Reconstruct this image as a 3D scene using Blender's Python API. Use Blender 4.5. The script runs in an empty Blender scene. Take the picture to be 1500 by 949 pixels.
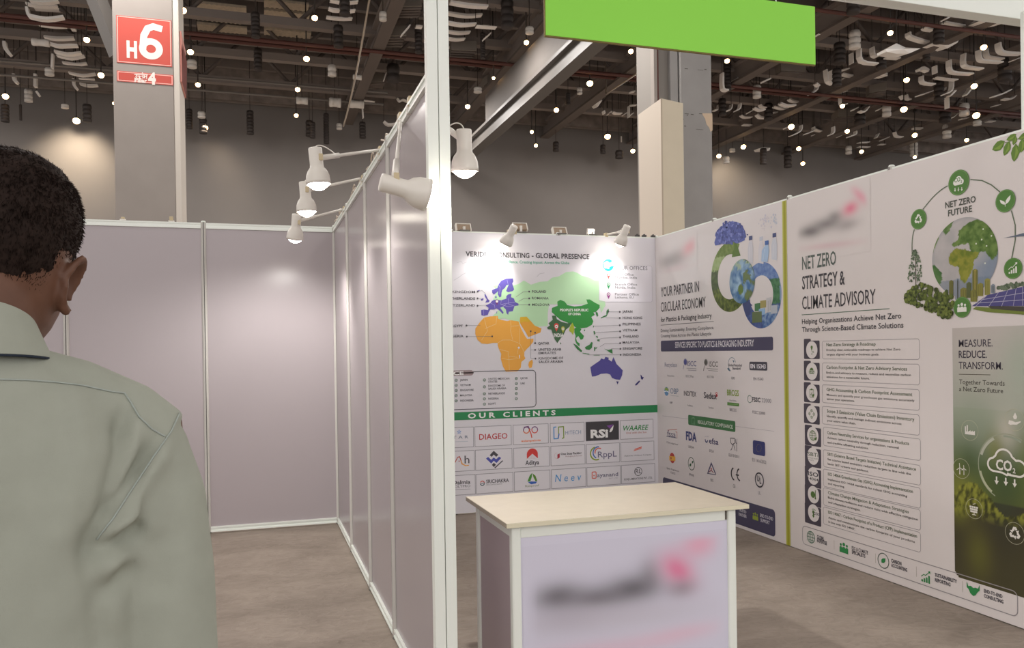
import bpy, bmesh, math, random
from mathutils import Vector, Matrix, noise
random.seed(11)
D = bpy.data
S = bpy.context.scene
COL = S.collection

# ------------------------------------------------------------------ camera
FPX, CX, CY = 1191.53, 749.8, 523.22
YAW, PITCH, ROLL, EYE = 0.3062, -0.0065, -0.0144, 1.4281
fw = Vector((math.sin(YAW)*math.cos(PITCH), math.cos(YAW)*math.cos(PITCH), math.sin(PITCH)))
r0 = Vector((math.cos(YAW), -math.sin(YAW), 0)); u0 = r0.cross(fw)
rt = r0*math.cos(ROLL) + u0*math.sin(ROLL)
up = -r0*math.sin(ROLL) + u0*math.cos(ROLL)
EYEP = Vector((0, 0, EYE))
cam = D.objects.new('camera', D.cameras.new('camera'))
COL.objects.link(cam)
cam.matrix_world = Matrix(((rt.x, up.x, -fw.x, 0), (rt.y, up.y, -fw.y, 0), (rt.z, up.z, -fw.z, EYE), (0, 0, 0, 1)))
cam.data.sensor_width = 36
cam.data.lens = FPX/1500*36
cam.data.shift_x = -(CX-750)/1500
cam.data.shift_y = (CY-474.5)/1500
cam.data.clip_end = 200
S.camera = cam

# ------------------------------------------------------------------ view, world, hall light
S.view_settings.view_transform = 'Standard'
S.view_settings.look = 'None'
S.view_settings.gamma = 1
S.view_settings.use_curve_mapping = False
S.view_settings.exposure = 0.28
W = D.worlds.new('world'); S.world = W; W.use_nodes = True
W.node_tree.nodes['Background'].inputs[0].default_value = (1.0, 0.97, 0.96, 1)
W.node_tree.nodes['Background'].inputs[1].default_value = 1.28
HALL = 170
for ix in range(5):                       # the hall's own ceiling floodlights, above, behind and beyond the stand
    for iy in range(7):
        L = D.lights.new('hall_floodlight', 'AREA'); L.shape = 'DISK'; L.size = 1.2
        L.energy = HALL*(.26 if iy < 3 else 1.25 if iy > 3 else .4); L.color = (1.0, 0.945, 0.90)
        o = D.objects.new('hall_floodlight', L); COL.objects.link(o)
        o.location = (-9 + ix*7.0, -9 + iy*5.5, 8.9)

# ------------------------------------------------------------------ geometry of the sight lines (to read places off the photograph)
def ray(x, y): return rt*((x-CX)/FPX) - up*((y-CY)/FPX) + fw
def onX(x, y, X): d = ray(x, y); return EYEP + d*(X/d.x)
def onY(x, y, Y): d = ray(x, y); return EYEP + d*(Y/d.y)
def onZ(x, y, Z): d = ray(x, y); return EYEP + d*((Z-EYE)/d.z)

# ------------------------------------------------------------------ materials
def lin(c):
    if isinstance(c, str):
        c = c.lstrip('#'); c = [int(c[i:i+2], 16)/255 for i in (0, 2, 4)]
        return tuple((v/12.92 if v <= .04045 else ((v+.055)/1.055)**2.4) for v in c)
    return tuple(c)
_m = {}
def mat(name, col, rough=.5, spec=.4, metal=0, emit=None, es=0, var=0, vscale=8, bump=0, bscale=60):
    if name in _m: return _m[name]
    m = D.materials.new(name); m.use_nodes = True; nt = m.node_tree; b = nt.nodes['Principled BSDF']
    c = lin(col)
    b.inputs['Base Color'].default_value = (*c, 1); b.inputs['Roughness'].default_value = rough
    b.inputs['Specular IOR Level'].default_value = spec; b.inputs['Metallic'].default_value = metal
    if emit:
        b.inputs['Emission Color'].default_value = (*lin(emit), 1); b.inputs['Emission Strength'].default_value = es
    if var or bump:
        tc = nt.nodes.new('ShaderNodeTexCoord')
    if var:
        n = nt.nodes.new('ShaderNodeTexNoise'); n.inputs['Scale'].default_value = vscale; n.inputs['Detail'].default_value = 5
        nt.links.new(tc.outputs['Object'], n.inputs['Vector'])
        r = nt.nodes.new('ShaderNodeValToRGB')
        r.color_ramp.elements[0].position = .3; r.color_ramp.elements[1].position = .7
        r.color_ramp.elements[0].color = (*[v*(1-var) for v in c], 1); r.color_ramp.elements[1].color = (*[min(1, v*(1+var)) for v in c], 1)
        nt.links.new(n.outputs['Fac'], r.inputs['Fac']); nt.links.new(r.outputs['Color'], b.inputs['Base Color'])
    if bump:
        n = nt.nodes.new('ShaderNodeTexNoise'); n.inputs['Scale'].default_value = bscale; n.inputs['Detail'].default_value = 4
        nt.links.new(tc.outputs['Object'], n.inputs['Vector'])
        bp = nt.nodes.new('ShaderNodeBump'); bp.inputs['Strength'].default_value = bump; bp.inputs['Distance'].default_value = .01
        nt.links.new(n.outputs['Fac'], bp.inputs['Height']); nt.links.new(bp.outputs['Normal'], b.inputs['Normal'])
    _m[name] = m
    return m
def ink(c): return mat('ink_'+c.lstrip('#'), c, .38, .35)

# ------------------------------------------------------------------ mesh builder
class MB:
    def __init__(s): s.v = []; s.f = []; s.mi = []; s.mats = []; s.sm = []
    def _m(s, m):
        if m not in s.mats: s.mats.append(m)
        return s.mats.index(m)
    def add(s, vs, fs, m, smooth=False, M=None):
        b = len(s.v); k = s._m(m)
        s.v += [tuple(M @ Vector(v)) if M else tuple(v) for v in vs]
        for f in fs: s.f.append([b+i for i in f]); s.mi.append(k); s.sm.append(smooth)
        return s
    def box(s, x0, y0, z0, x1, y1, z1, m, bev=0, M=None):
        if bev:
            bm = bmesh.new(); bmesh.ops.create_cube(bm, size=1)
            for v in bm.verts: v.co = Vector(((x0+x1)/2+v.co.x*(x1-x0), (y0+y1)/2+v.co.y*(y1-y0), (z0+z1)/2+v.co.z*(z1-z0)))
            bmesh.ops.bevel(bm, geom=bm.edges[:], offset=bev, segments=2, affect='EDGES', profile=.5)
            bm.verts.index_update()
            s.add([v.co[:] for v in bm.verts], [[v.index for v in f.verts] for f in bm.faces], m, False, M); bm.free()
            return s
        vs = [(x0,y0,z0),(x1,y0,z0),(x1,y1,z0),(x0,y1,z0),(x0,y0,z1),(x1,y0,z1),(x1,y1,z1),(x0,y1,z1)]
        return s.add(vs, [(0,3,2,1),(4,5,6,7),(0,1,5,4),(1,2,6,5),(2,3,7,6),(3,0,4,7)], m, False, M)
    def lathe(s, prof, m, n=20, M=None, smooth=True, caps=True):
        vs = []; fs = []
        for r, z in prof:
            for i in range(n):
                a = 2*math.pi*i/n; vs.append((r*math.cos(a), r*math.sin(a), z))
        for k in range(len(prof)-1):
            for i in range(n):
                j = (i+1) % n; fs.append((k*n+i, k*n+j, (k+1)*n+j, (k+1)*n+i))
        if caps:
            fs.append(tuple(range(n-1, -1, -1))); fs.append(tuple(range((len(prof)-1)*n, len(prof)*n)))
        return s.add(vs, fs, m, smooth, M)
    def tube(s, pts, r, m, n=8, smooth=True, flat=None):
        pts = [Vector(p) for p in pts]; vs = []; fs = []
        rr = r if isinstance(r, (list, tuple)) else [r]*len(pts)
        ref = Vector((0, 0, 1))
        for i, p in enumerate(pts):
            t = (pts[min(i+1, len(pts)-1)] - pts[max(i-1, 0)]).normalized()
            a = ref if abs(t.dot(ref)) < .95 else Vector((0, 1, 0))
            x = t.cross(a).normalized(); y = x.cross(t)
            for k in range(n):
                q = 2*math.pi*k/n; vs.append(p + x*(rr[i]*math.cos(q)) + y*(rr[i]*math.sin(q)))
        for i in range(len(pts)-1):
            for k in range(n):
                j = (k+1) % n; fs.append((i*n+k, i*n+j, (i+1)*n+j, (i+1)*n+k))
        fs.append(tuple(range(n-1, -1, -1))); fs.append(tuple(range((len(pts)-1)*n, len(pts)*n)))
        return s.add(vs, fs, m, smooth)
    def build(s, name, parent=None, loc=None):
        me = D.meshes.new(name)
        off = Vector(loc) if loc is not None else (Vector(parent['_o']) if parent is not None and '_o' in parent else Vector((0, 0, 0)))
        me.from_pydata([tuple(Vector(v)-off) for v in s.v], [], s.f)
        for m in s.mats: me.materials.append(m)
        me.polygons.foreach_set('material_index', s.mi); me.polygons.foreach_set('use_smooth', s.sm)
        me.update()
        o = D.objects.new(name, me); COL.objects.link(o)
        if parent is not None: o.parent = parent
        elif loc is not None: o.location = loc
        return o

def tag(o, label, cat, group=None):
    o['label'] = label; o['category'] = cat
    if group: o['group'] = group
    return o
def thing(name, loc, label, cat, group=None):
    o = D.objects.new(name, None); COL.objects.link(o); o.location = loc; o.empty_display_size = .1
    o['_o'] = tuple(loc)                     # parts given in world coordinates are moved to this base (removed at the end)
    return tag(o, label, cat, group)
def struct(o): o['kind'] = 'structure'; return o
def frame(P, z):                             # matrix: local z along vector z at P
    z = Vector(z).normalized(); a = Vector((0, 0, 1)) if abs(z.z) < .95 else Vector((1, 0, 0))
    x = a.cross(z).normalized(); y = z.cross(x)
    return Matrix(((x.x, y.x, z.x, P[0]), (x.y, y.y, z.y, P[1]), (x.z, y.z, z.z, P[2]), (0, 0, 0, 1)))

# ------------------------------------------------------------------ the hall
XP, XR, YB, YF, HW = 0.638, 3.652, 6.971, 3.03, 2.5
YJ = [5.958, 4.946, 4.064, YF]                # joints of the partition
YFAR = 28.5
m_floor = D.materials.new('floor_concrete'); m_floor.use_nodes = True
nt = m_floor.node_tree; b = nt.nodes['Principled BSDF']; N = nt.nodes.new; LK = nt.links.new
tc = N('ShaderNodeTexCoord'); mp = N('ShaderNodeMapping'); mp.inputs['Scale'].default_value = (1.0, 1.7, 1); mp.inputs['Rotation'].default_value = (0, 0, .25)
LK(tc.outputs['Object'], mp.inputs['Vector'])
n1 = N('ShaderNodeTexNoise'); n1.inputs['Scale'].default_value = 1.6; n1.inputs['Detail'].default_value = 7; n1.inputs['Distortion'].default_value = .7
n2 = N('ShaderNodeTexNoise'); n2.inputs['Scale'].default_value = 11; n2.inputs['Detail'].default_value = 6; n2.inputs['Distortion'].default_value = 1.2
n3 = N('ShaderNodeTexVoronoi'); n3.inputs['Scale'].default_value = 2.3
for n in (n1, n2): LK(mp.outputs['Vector'], n.inputs['Vector'])
LK(tc.outputs['Object'], n3.inputs['Vector'])
cr = N('ShaderNodeValToRGB'); cr.color_ramp.elements[0].position = .3; cr.color_ramp.elements[1].position = .72
cr.color_ramp.elements[0].color = (*lin('#857a70'), 1); cr.color_ramp.elements[1].color = (*lin('#aa9d91'), 1)
mx = N('ShaderNodeMix'); mx.data_type = 'FLOAT'; mx.inputs[0].default_value = .35
LK(n1.outputs['Fac'], mx.inputs[2]); LK(n2.outputs['Fac'], mx.inputs[3]); LK(mx.outputs[0], cr.inputs['Fac'])
LK(cr.outputs['Color'], b.inputs['Base Color']); b.inputs['Roughness'].default_value = .75; b.inputs['Specular IOR Level'].default_value = .25
bp = N('ShaderNodeBump'); bp.inputs['Strength'].default_value = .5; bp.inputs['Distance'].default_value = .03
LK(n2.outputs['Fac'], bp.inputs['Height']); LK(bp.outputs['Normal'], b.inputs['Normal'])
g = MB(); g.add([(-30, -14, 0), (50, -14, 0), (50, YFAR, 0), (-30, YFAR, 0)], [(0, 1, 2, 3)], m_floor); struct(g.build('floor'))
m_far = mat('far_wall_paint', '#78736f', .8, .2, var=.05, vscale=.6)
g = MB(); g.box(-30, YFAR, 0, 50, YFAR+.3, 12, m_far); struct(g.build('wall_back'))
m_roof = mat('roof_dark', '#857b74', .8, .2, var=.25, vscale=3)
m_beam = mat('beam_dark', '#867d77', .7, .3)
m_beam2 = mat('beam_brown', '#6a615b', .7, .3)
g = MB(); g.box(-30, -14, 11.5, 50, YFAR, 11.7, m_roof); ceil = struct(g.build('ceiling'))
m_sheet = mat('roof_sheet', '#c4b6a0', .7, .2, var=.1, vscale=10)  # deck strips lit between purlins; that light is painted in as a paler colour
for k, y in enumerate([13.6, 16.2, 18.8, 21.4, 24.0, 26.4, 28.2]):           # lattice trusses across the hall
    t = MB()
    t.box(-30, y-.12, 9.75, 50, y+.12, 9.95, m_beam).box(-30, y-.12, 11.2, 50, y+.12, 11.4, m_beam)
    x = -30
    while x < 50:
        t.tube([(x, y, 9.9), (x+1.3, y, 11.25)], .06, m_beam2, 5); t.tube([(x+1.3, y, 11.25), (x+2.6, y, 9.9)], .06, m_beam2, 5); x += 2.6
    t.build('roof_truss', ceil)
g = MB(); g.box(-30, 28.0, 9.75, 50, 28.12, 11.5, m_roof); g.build('roof_fascia', ceil)
for k, x in enumerate([-12.5, 3.2, 6.9, 10.4, 13.9, 17.4, 20.9, 24.5]):        # beams running towards the far wall
    t = MB(); t.box(x-.16, 9, 9.35, x+.16, YFAR, 9.42, m_beam2).box(x-.04, 9, 9.42, x+.04, YFAR, 9.85, m_beam).box(x-.16, 9, 9.85, x+.16, YFAR, 9.92, m_beam)
    t.build('roof_beam', ceil)
y = 12.4
while y < 28:                                                                # purlins under the roof sheet
    t = MB(); t.box(-30, y, 10.75, 50, y+.16, 11.5, m_beam); t.build('purlin', ceil); y += 1.1
m_red = mat('red_pipe_paint', '#5c3a33', .6, .3)
for i, (px, py, z) in enumerate([(400, 66, 9.6), (1100, 129, 9.3), (1400, 42, 9.3), (560, 82, 9.45), (1250, 143, 9.5)]):
    p = onZ(px, py, z); yy = min(p.y, 27.7)
    t = MB(); t.tube([(-28, yy, z), (48, yy, z)], .05, m_red, 8); t.build('sprinkler_pipe', ceil)
m_gal = mat('galvanised_pipe', '#7b756f', .5, .5)
for (px, py, z) in [(350, 118, 9.4), (420, 142, 9.3)]:
    p = onZ(px, py, z); t = MB(); t.tube([(-28, p.y, z), (4, p.y, z)], .035, m_gal, 6); t.build('conduit', ceil)
for row, (a, b2) in enumerate([((288, 12), (361, 22)), ((288, 27), (361, 35)), ((289, 42), (362, 50)), ((387, 8), (452, 14)), ((387, 22), (453, 30)), ((387, 36), (454, 43)), ((387, 49), (455, 56))]):
    p = onZ(a[0], a[1]-3, 10.6); q = onZ(b2[0], b2[1]-3, 10.6)
    t = MB(); t.box(p.x, p.y-.22, 10.6, q.x, p.y+.22, 10.66, m_sheet)
    nx = int((q.x-p.x)/.12)
    for i in range(nx): t.box(p.x+i*.12, p.y-.22, 10.585, p.x+i*.12+.05, p.y+.22, 10.6, m_sheet)
    t.build('roof_sheet', ceil)

# ------------------------------------------------------------------ booth system: posts and panels
m_alu = mat('white_profile', '#f0f5ee', .35, .5)
m_post = mat('partition_profile', '#c9c6c0', .4, .5)
m_alu_d = mat('profile_groove', '#77756f', .6, .3)
m_lam = mat('white_laminate', '#aea5a8', .26, .5)
m_lam.node_tree.nodes['Principled BSDF'].inputs['Anisotropic'].default_value = .5
def post(x, y, h, label, group=None, rot=0, r=.02, name='partition_post'):
    t = thing(name, (x, y, 0), label, 'post', group)
    g = MB()
    # octagonal extrusion with a groove down each side
    k = r*.41; pr = [(r, -k), (r, -.0035), (r-.006, -.0035), (r-.006, .0035), (r, .0035), (r, k)]
    sec = []
    for q in range(4):
        c, s_ = math.cos(q*math.pi/2), math.sin(q*math.pi/2)
        sec += [(a*c-b_*s_, a*s_+b_*c) for a, b_ in pr]
    n = len(sec)
    vs = [(x+a, y+b_, 0.012) for a, b_ in sec] + [(x+a, y+b_, h) for a, b_ in sec]
    fs = [(i, (i+1) % n, n+(i+1) % n, n+i) for i in range(n)] + [tuple(range(n, 2*n)), tuple(range(n-1, -1, -1))]
    grv = [f for i, f in enumerate(fs[:n]) if i % 6 in (1, 2, 3)]  # groove faces go darker: the shade inside the groove is put into the colour
    g.add(vs, [f for f in fs if f not in grv], m_post); g.add(vs, grv, m_alu_d); g.build('extrusion', t)
    g = MB(); g.lathe([(r*.92, h), (r*.92, h+.006), (r*.6, h+.012)], m_alu, 12, Matrix.Translation((x, y, 0))); g.build('end_cap', t)
    g = MB(); g.lathe([(r*1.1, 0), (r*1.1, .008), (r*.5, .012)], m_alu_d, 12, Matrix.Translation((x, y, 0))); g.build('foot', t)
    return t
def panel(ax, c, a0, a1, label, group=None):        # ax 'x': panel runs along X at Y=c; 'y': along Y at X=c
    mid = (a0+a1)/2
    base = (mid, c, 0) if ax == 'x' else (c, mid, 0)
    t = thing('partition_panel', base, label, 'partition panel', group)
    def bx(g, lo, hi, d, z0, z1, m):
        if ax == 'x': g.box(lo, c-d, z0, hi, c+d, z1, m)
        else: g.box(c-d, lo, z0, c+d, hi, z1, m)
    e = .019
    g = MB(); bx(g, a0+e, a1-e, .003, .04, HW-.04, m_lam); g.build('infill', t)
    for nm, z0, z1 in (('top_rail', HW-.045, HW), ('bottom_rail', .012, .055)):
        g = MB(); bx(g, a0+e, a1-e, .0175, z0, z0+.012, m_alu); bx(g, a0+e, a1-e, .012, z0+.012, z1-.012, m_alu); bx(g, a0+e, a1-e, .0175, z1-.012, z1, m_alu)
        g.build(nm, t)
    return t
PC = XP+.02                                     # centre line of the partition between the two booths
BC = YB+.02                                     # centre line of the back walls
RC = XR+.02
post(PC, BC, HW+.006, 'white corner post where the bare back wall meets the long partition')
names = ['deepest', 'second from the back', 'second from the front', 'frontmost, lit by the near lamp']
ys = [YB] + YJ
for i in range(4):
    panel('y', PC, ys[i+1]+(.02 if i == 3 else 0), ys[i], ['white partition panel between the booths, deepest one beside the back corner', 'white partition panel between the booths, second from the back corner',
          'white partition panel between the booths, next but one to the tall front post', 'white partition panel touching the tall front post'][i])
for y, lb in zip(YJ[:3], ['first from the back corner', 'second from the back corner', 'third from the back corner']):
    post(PC, y, HW+.008, 'slim white post of the long partition, '+lb)
LX = [XP+.02, -.377, -1.377, -2.377, -3.377, -4.377]
for i in range(5):
    panel('x', BC, LX[i+1], LX[i], ['bare white back panel beside the inner corner of the left booth', "bare white back panel right of the man's shoulder, below the red-signed pillar", "bare white back panel mostly behind the man's head",
          'bare white back panel hidden behind the man, second from the left end', 'bare white back panel hidden behind the man, at the left end'][i])
    if i: post(LX[i], BC, HW+.006, ['', "slim white post in the bare back wall below the pillar's right edge", "slim white post in the bare back wall just right of the man's collar", 'slim white back wall post hidden behind the man', 'slim white back wall post hidden far behind the man'][i])
post(PC+1.005, BC, HW+.006, 'slim post of the map wall hidden behind the tall front post')
post(PC+2.01, BC, HW+.006, 'slim post in the middle of the map wall, behind the map sheet')
post(RC, BC, HW+.006, 'slim corner post where the map wall meets the right wall')
for i in range(3):
    panel('x', BC, PC+1.005*i, PC+1.005*(i+1), ['wall panel behind the left third of the map print', 'wall panel behind the middle of the map print', 'wall panel behind the right third of the map print'][i])
RY = [YB+.02, 5.955, 4.957, 3.98, 3.0]
for i in range(4):
    panel('y', RC, RY[i+1], RY[i], ['right wall panel behind the circular economy print, deeper half', 'right wall panel behind the circular economy print, front half', 'right wall panel behind the deeper half of the net zero print', 'right wall panel at the front end behind the net zero print'][i])
    post(RC, RY[i+1], HW+.008, ['slim post above the interlocking arrows print on the right wall', 'slim post behind the lime green stripe on the right wall', 'slim post in the middle of the net zero print on the right wall', 'slim end post at the front of the right wall'][i])

# tall front posts, header beam, fascia
def flat_post(x0, x1, y0, y1, h, label, name='tall_post'):
    t = thing(name, ((x0+x1)/2, (y0+y1)/2, 0), label, 'post')
    g = MB(); g.box(x0, y0, .01, x1, y1, h, m_alu, .002); g.build('extrusion', t)
    g = MB(); xm = (x0+x1)/2
    g.box(x0, y0, 0, x1, y1, .01, m_alu_d); g.build('foot', t)
    g = MB(); g.box(x0+.002, y0+.002, h, x1-.002, y1-.002, h+.008, m_alu); g.build('end_cap', t)
    return t
flat_post(XP, XP+.0415, YF, YF+.045, 3.2, 'tall white front post at the partition end, left one of the pair')
flat_post(XP+.0445, XP+.086, YF, YF+.045, 3.2, 'tall white front post at the partition end, right one of the pair')
_py = onX(1495, 100, XR+.045).y
flat_post(XR+.045, XR+.12, _py-.06, _py, 3.09, 'tall tan post in the top right corner behind the printed wall')
t = thing('header_beam', (2.2, 3.2, 3.09), 'white horizontal beam across the top right of the front', 'beam')
g = MB(); g.box(XP+.05, 3.19, 3.095, 4.6, 3.27, 3.2, m_alu, .003); g.build('extrusion', t)
g = MB(); g.box(XP+.0445, YF+.046, 3.11, XP+.0845, 3.19, 3.16, m_alu); g.build('bracket', t)
m_green = mat('fascia_green', '#8fdc4a', .5, .35)
m_edge = mat('fascia_board_edge', '#7a6a3c', .6, .3)
FYF = 3.13
a, b2, c2 = onY(798, 53, FYF), onY(1194.5, 91, FYF), onY(1195, 10, FYF)
t = thing('fascia_board', (1.8, FYF, a.z), 'plain bright green name board hanging from the front beam', 'sign board')
g = MB(); g.box(a.x, FYF, a.z, b2.x, FYF+.012, c2.z, m_edge, .001); g.build('backing_board', t)
g = MB(); g.box(a.x+.004, FYF-.002, a.z+.005, b2.x-.001, FYF, c2.z-.001, m_green); g.build('green_face', t)
for fx in (.12, .85):
    x = a.x+(b2.x-a.x)*fx
    g = MB(); g.tube([(x, FYF+.006, c2.z-.02), (x+.004, FYF+.03, c2.z+.05), (x, 3.2, 3.1)], .003, m_alu, 6); g.build('hanging_tie', t)
# ------------------------------------------------------------------ counter
m_top = mat('counter_top_maple', '#ada392', .38, .4, var=.04, vscale=14)
m_topedge = mat('counter_edge_band', '#e2dcc2', .4, .4)
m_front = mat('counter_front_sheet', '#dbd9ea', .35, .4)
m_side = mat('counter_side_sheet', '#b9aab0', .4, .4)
CX0, CX1, CY0, CY1, CZ = .938, 2.044, 3.068, 3.72, .75
t = thing('reception_counter', ((CX0+CX1)/2, (CY0+CY1)/2, 0), 'white panelled reception counter with pale maple top at the booth entrance', 'counter')
g = MB(); g.box(CX0, CY0, CZ-.02, CX1, CY1, CZ, m_top, .002)
g.box(CX0, CY0-.0015, CZ-.0185, CX1, CY0-.0002, CZ-.0015, m_topedge); g.build('counter_top', t)
bx0, bx1, by0, by1 = CX0+.03, CX1-.045, CY0+.03, CY1-.06
for (x, y) in ((bx0, by0), (bx1-.04, by0), (bx0, by1-.04), (bx1-.04, by1-.04)):
    g = MB(); g.box(x, y, 0.008, x+.04, y+.04, CZ-.02, m_alu, .008); g.box(x+.004, y+.004, 0, x+.036, y+.036, .008, m_alu_d); g.build('post', t)
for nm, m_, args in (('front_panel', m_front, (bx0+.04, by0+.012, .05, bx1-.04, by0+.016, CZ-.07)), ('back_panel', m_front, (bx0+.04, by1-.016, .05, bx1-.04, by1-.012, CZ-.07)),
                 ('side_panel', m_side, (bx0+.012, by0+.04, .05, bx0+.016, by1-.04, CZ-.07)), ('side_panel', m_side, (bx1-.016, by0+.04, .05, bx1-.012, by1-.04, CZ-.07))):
    g = MB(); g.box(*args, m_); g.build(nm, t)
for (x0, y0, x1, y1) in ((bx0+.04, by0+.006, bx1-.052, by0+.03), (bx0+.04, by1-.03, bx1-.04, by1-.006), (bx0+.006, by0+.04, bx0+.03, by1-.04), (bx1-.03, by0+.04, bx1-.006, by1-.04)):
    for z0, z1 in ((CZ-.07, CZ-.026), (.02, .06)):
        g = MB(); g.box(x0, y0, z0, x1, y1, z1, m_alu, .002); g.build('rail', t)
g = MB(); g.box(bx1-.052, by0+.012, CZ-.068, bx1-.041, by0+.028, CZ-.028, mat('rail_lock_dark', '#5a524a', .5, .4)); g.build('rail_lock', t)
COUNTER = t; COUNTER_FRONT_Y = by0+.012

# ------------------------------------------------------------------ arm spotlights
m_lampw = mat('lamp_white_plastic', '#e6e1d8', .35, .5)
m_bulb = mat('lamp_bulb_lit', '#ffffff', .3, .3, emit='#fff6e6', es=20)
m_clip = mat('lamp_clip_metal', '#c9b894', .4, .5)
def arm_lamp(head, axis, mount, label, power=30, arm_mid=None, cable=True, spot=2.5, group=None):
    head = Vector(head); axis = Vector(axis).normalized(); mount = Vector(mount)
    t = thing('arm_spotlight', mount, label, 'spotlight', group)
    M = frame(head, axis)                 # local z = direction of light; head = middle of the neck
    g = MB(); g.lathe([(.012, -.052), (.031, -.05), (.033, -.045), (.0325, .03), (.034, .045), (.047, .062), (.056, .085), (.059, .112), (.060, .128), (.056, .127), (.045, .075), (.03, .055)], m_lampw, 24, M); g.build('shade', t)
    g = MB(); g.lathe([(.018, .05), (.04, .085), (.052, .112), (.053, .124), (.044, .136), (.03, .147), (.016, .154), (.004, .156)], m_bulb, 20, M); g.build('bulb', t)
    pts = [mount] + ([Vector(arm_mid)] if arm_mid else []) + [head + (mount-head).normalized()*.03]
    d = (pts[-1]-pts[-2])
    g = MB(); g.tube(pts, .0085, m_lampw, 10); g.tube([pts[-1]-d*.28, pts[-1]], .0135, m_lampw, 10); g.build('arm', t)
    g = MB(); g.box(-.016, -.02, -.03, .016, .02, .016, m_clip, .004, Matrix.Translation(mount)); g.box(-.022, -.008, -.06, .022, .008, -.02, m_lampw, .003, Matrix.Translation(mount)); g.build('clamp', t)
    side = (mount-head).normalized().cross(axis).normalized()
    g = MB(); g.box(-.010, -.006, -.016, .010, .006, .016, m_clip, .002, Matrix.Translation(head+side*-.034)); g.build('tilt_clip', t)
    if cable:
        top = head-axis*.05
        k = pts[-1]-d*.25
        p = [top, top-axis*.03+(k-top)*.1, (top+k)/2-axis*.035, k]
        q = [((1-s)**3)*p[0]+3*((1-s)**2)*s*p[1]+3*(1-s)*s*s*p[2]+s**3*p[3] for s in [i/10 for i in range(11)]]
        g = MB(); g.tube(q, .0028, m_lampw, 6); g.build('cable', t)
    L = D.lights.new('spot_beam', 'SPOT'); L.energy = power; L.spot_size = spot; L.spot_blend = .7; L.shadow_soft_size = .03; L.color = (1, .97, .92)
    o = D.objects.new('spot_beam', L); COL.objects.link(o); o.parent = t
    o.matrix_local = Matrix.Translation(-mount) @ frame(head+axis*.175, -axis)
    return t
dn = (-.05, .05, -1)
arm_lamp(onY(463, 232, 4.05), (.08, -.02, -1), (PC, 4.33, HW+.012), 'white arm spotlight over the left booth, the biggest of the hanging row nearest the camera', power=12)
arm_lamp(onY(447, 279, 4.95), (.06, 0, -1), (PC, 5.05, HW+.012), 'white arm spotlight over the left booth, middle of the hanging row', power=16)
arm_lamp(onY(434, 324, 5.95), (-.08, .32, -1), (PC, 6.15, HW+.012), 'white arm spotlight over the left booth, lowest in the picture beside the back corner', power=48)
arm_lamp(onX(577, 272, .49), (.9, .04, -.2), (PC, 3.70, HW+.012), 'white arm spotlight folded down and shining on the partition beside the front post', power=10, cable=False)
arm_lamp(onY(680, 207, 3.40), (.04, .12, -1), (PC, 3.46, HW+.012), 'white arm spotlight right of the tall front post, shining down', power=62, spot=2.9)
arm_lamp(onY(750, 338, 6.70), (-.25, .5, -.68), (2.2, BC, HW+.012), 'white spotlight above the map heading, tilted towards the wall', power=9, cable=False, spot=1.9)
arm_lamp(onY(916, 338, 6.68), (-.16, .46, -.75), (3.15, BC, HW+.012), 'white spotlight above the office list on the map wall', power=8, spot=1.9)

# slim floodlights clipped on top of the map wall, seen from behind
m_fl = mat('floodlight_back_tan', '#a08c78', .6, .3)
m_lit = mat('floodlight_lit', '#ffffff', .4, .3, emit='#fff4e0', es=16)
def flood(px, py, label, lit=False, tilt=.5):
    p = onY(px, py, BC+.03)
    t = thing('clip_floodlight', (p.x, p.y, HW), label, 'floodlight', None)
    R_ = Matrix.Translation((p.x, BC+.03, p.z)) @ Matrix.Rotation(-tilt, 4, 'X')
    if lit:
        R_ = Matrix.Translation((p.x, BC+.03, p.z)) @ Matrix.Rotation(.35, 4, 'X')
        g = MB(); g.box(-.035, 0, -.03, .035, .03, .03, m_lampw, .004, R_); g.build('housing', t)
        g = MB(); g.box(-.028, -.004, -.024, .028, .0, .024, m_lit, 0, R_); g.build('lamp_glass', t)
    else:
        g = MB(); g.box(-.062, 0, -.03, .062, .03, .035, m_fl, .003, R_); g.build('housing', t)
        g = MB()
        for a_ in ((-.07, -.006, -.035, -.06, .034, .04), (.06, -.006, -.035, .07, .034, .04), (-.07, -.006, .035, .07, .034, .042)): g.box(*a_, m_lampw, .002, R_)
        g.build('frame', t)
    g = MB(); g.box(p.x-.045, BC-.03, HW+.001, p.x+.045, BC+.03, HW+.012, m_alu_d); g.box(p.x-.01, BC, HW+.01, p.x+.01, BC+.05, p.z+.005, m_lampw); g.build('bracket', t)
    return t
flood(679, 333, 'small tan-backed floodlight on the map wall edge, right beside the tall front post')
flood(762, 332, 'small tan-backed floodlight half hidden behind the spotlight above the map heading')
flood(820, 338, 'small tan-backed floodlight alone in the middle of the map wall edge')
flood(866, 340, 'small lit floodlight glowing white on the map wall edge', lit=True)
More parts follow.
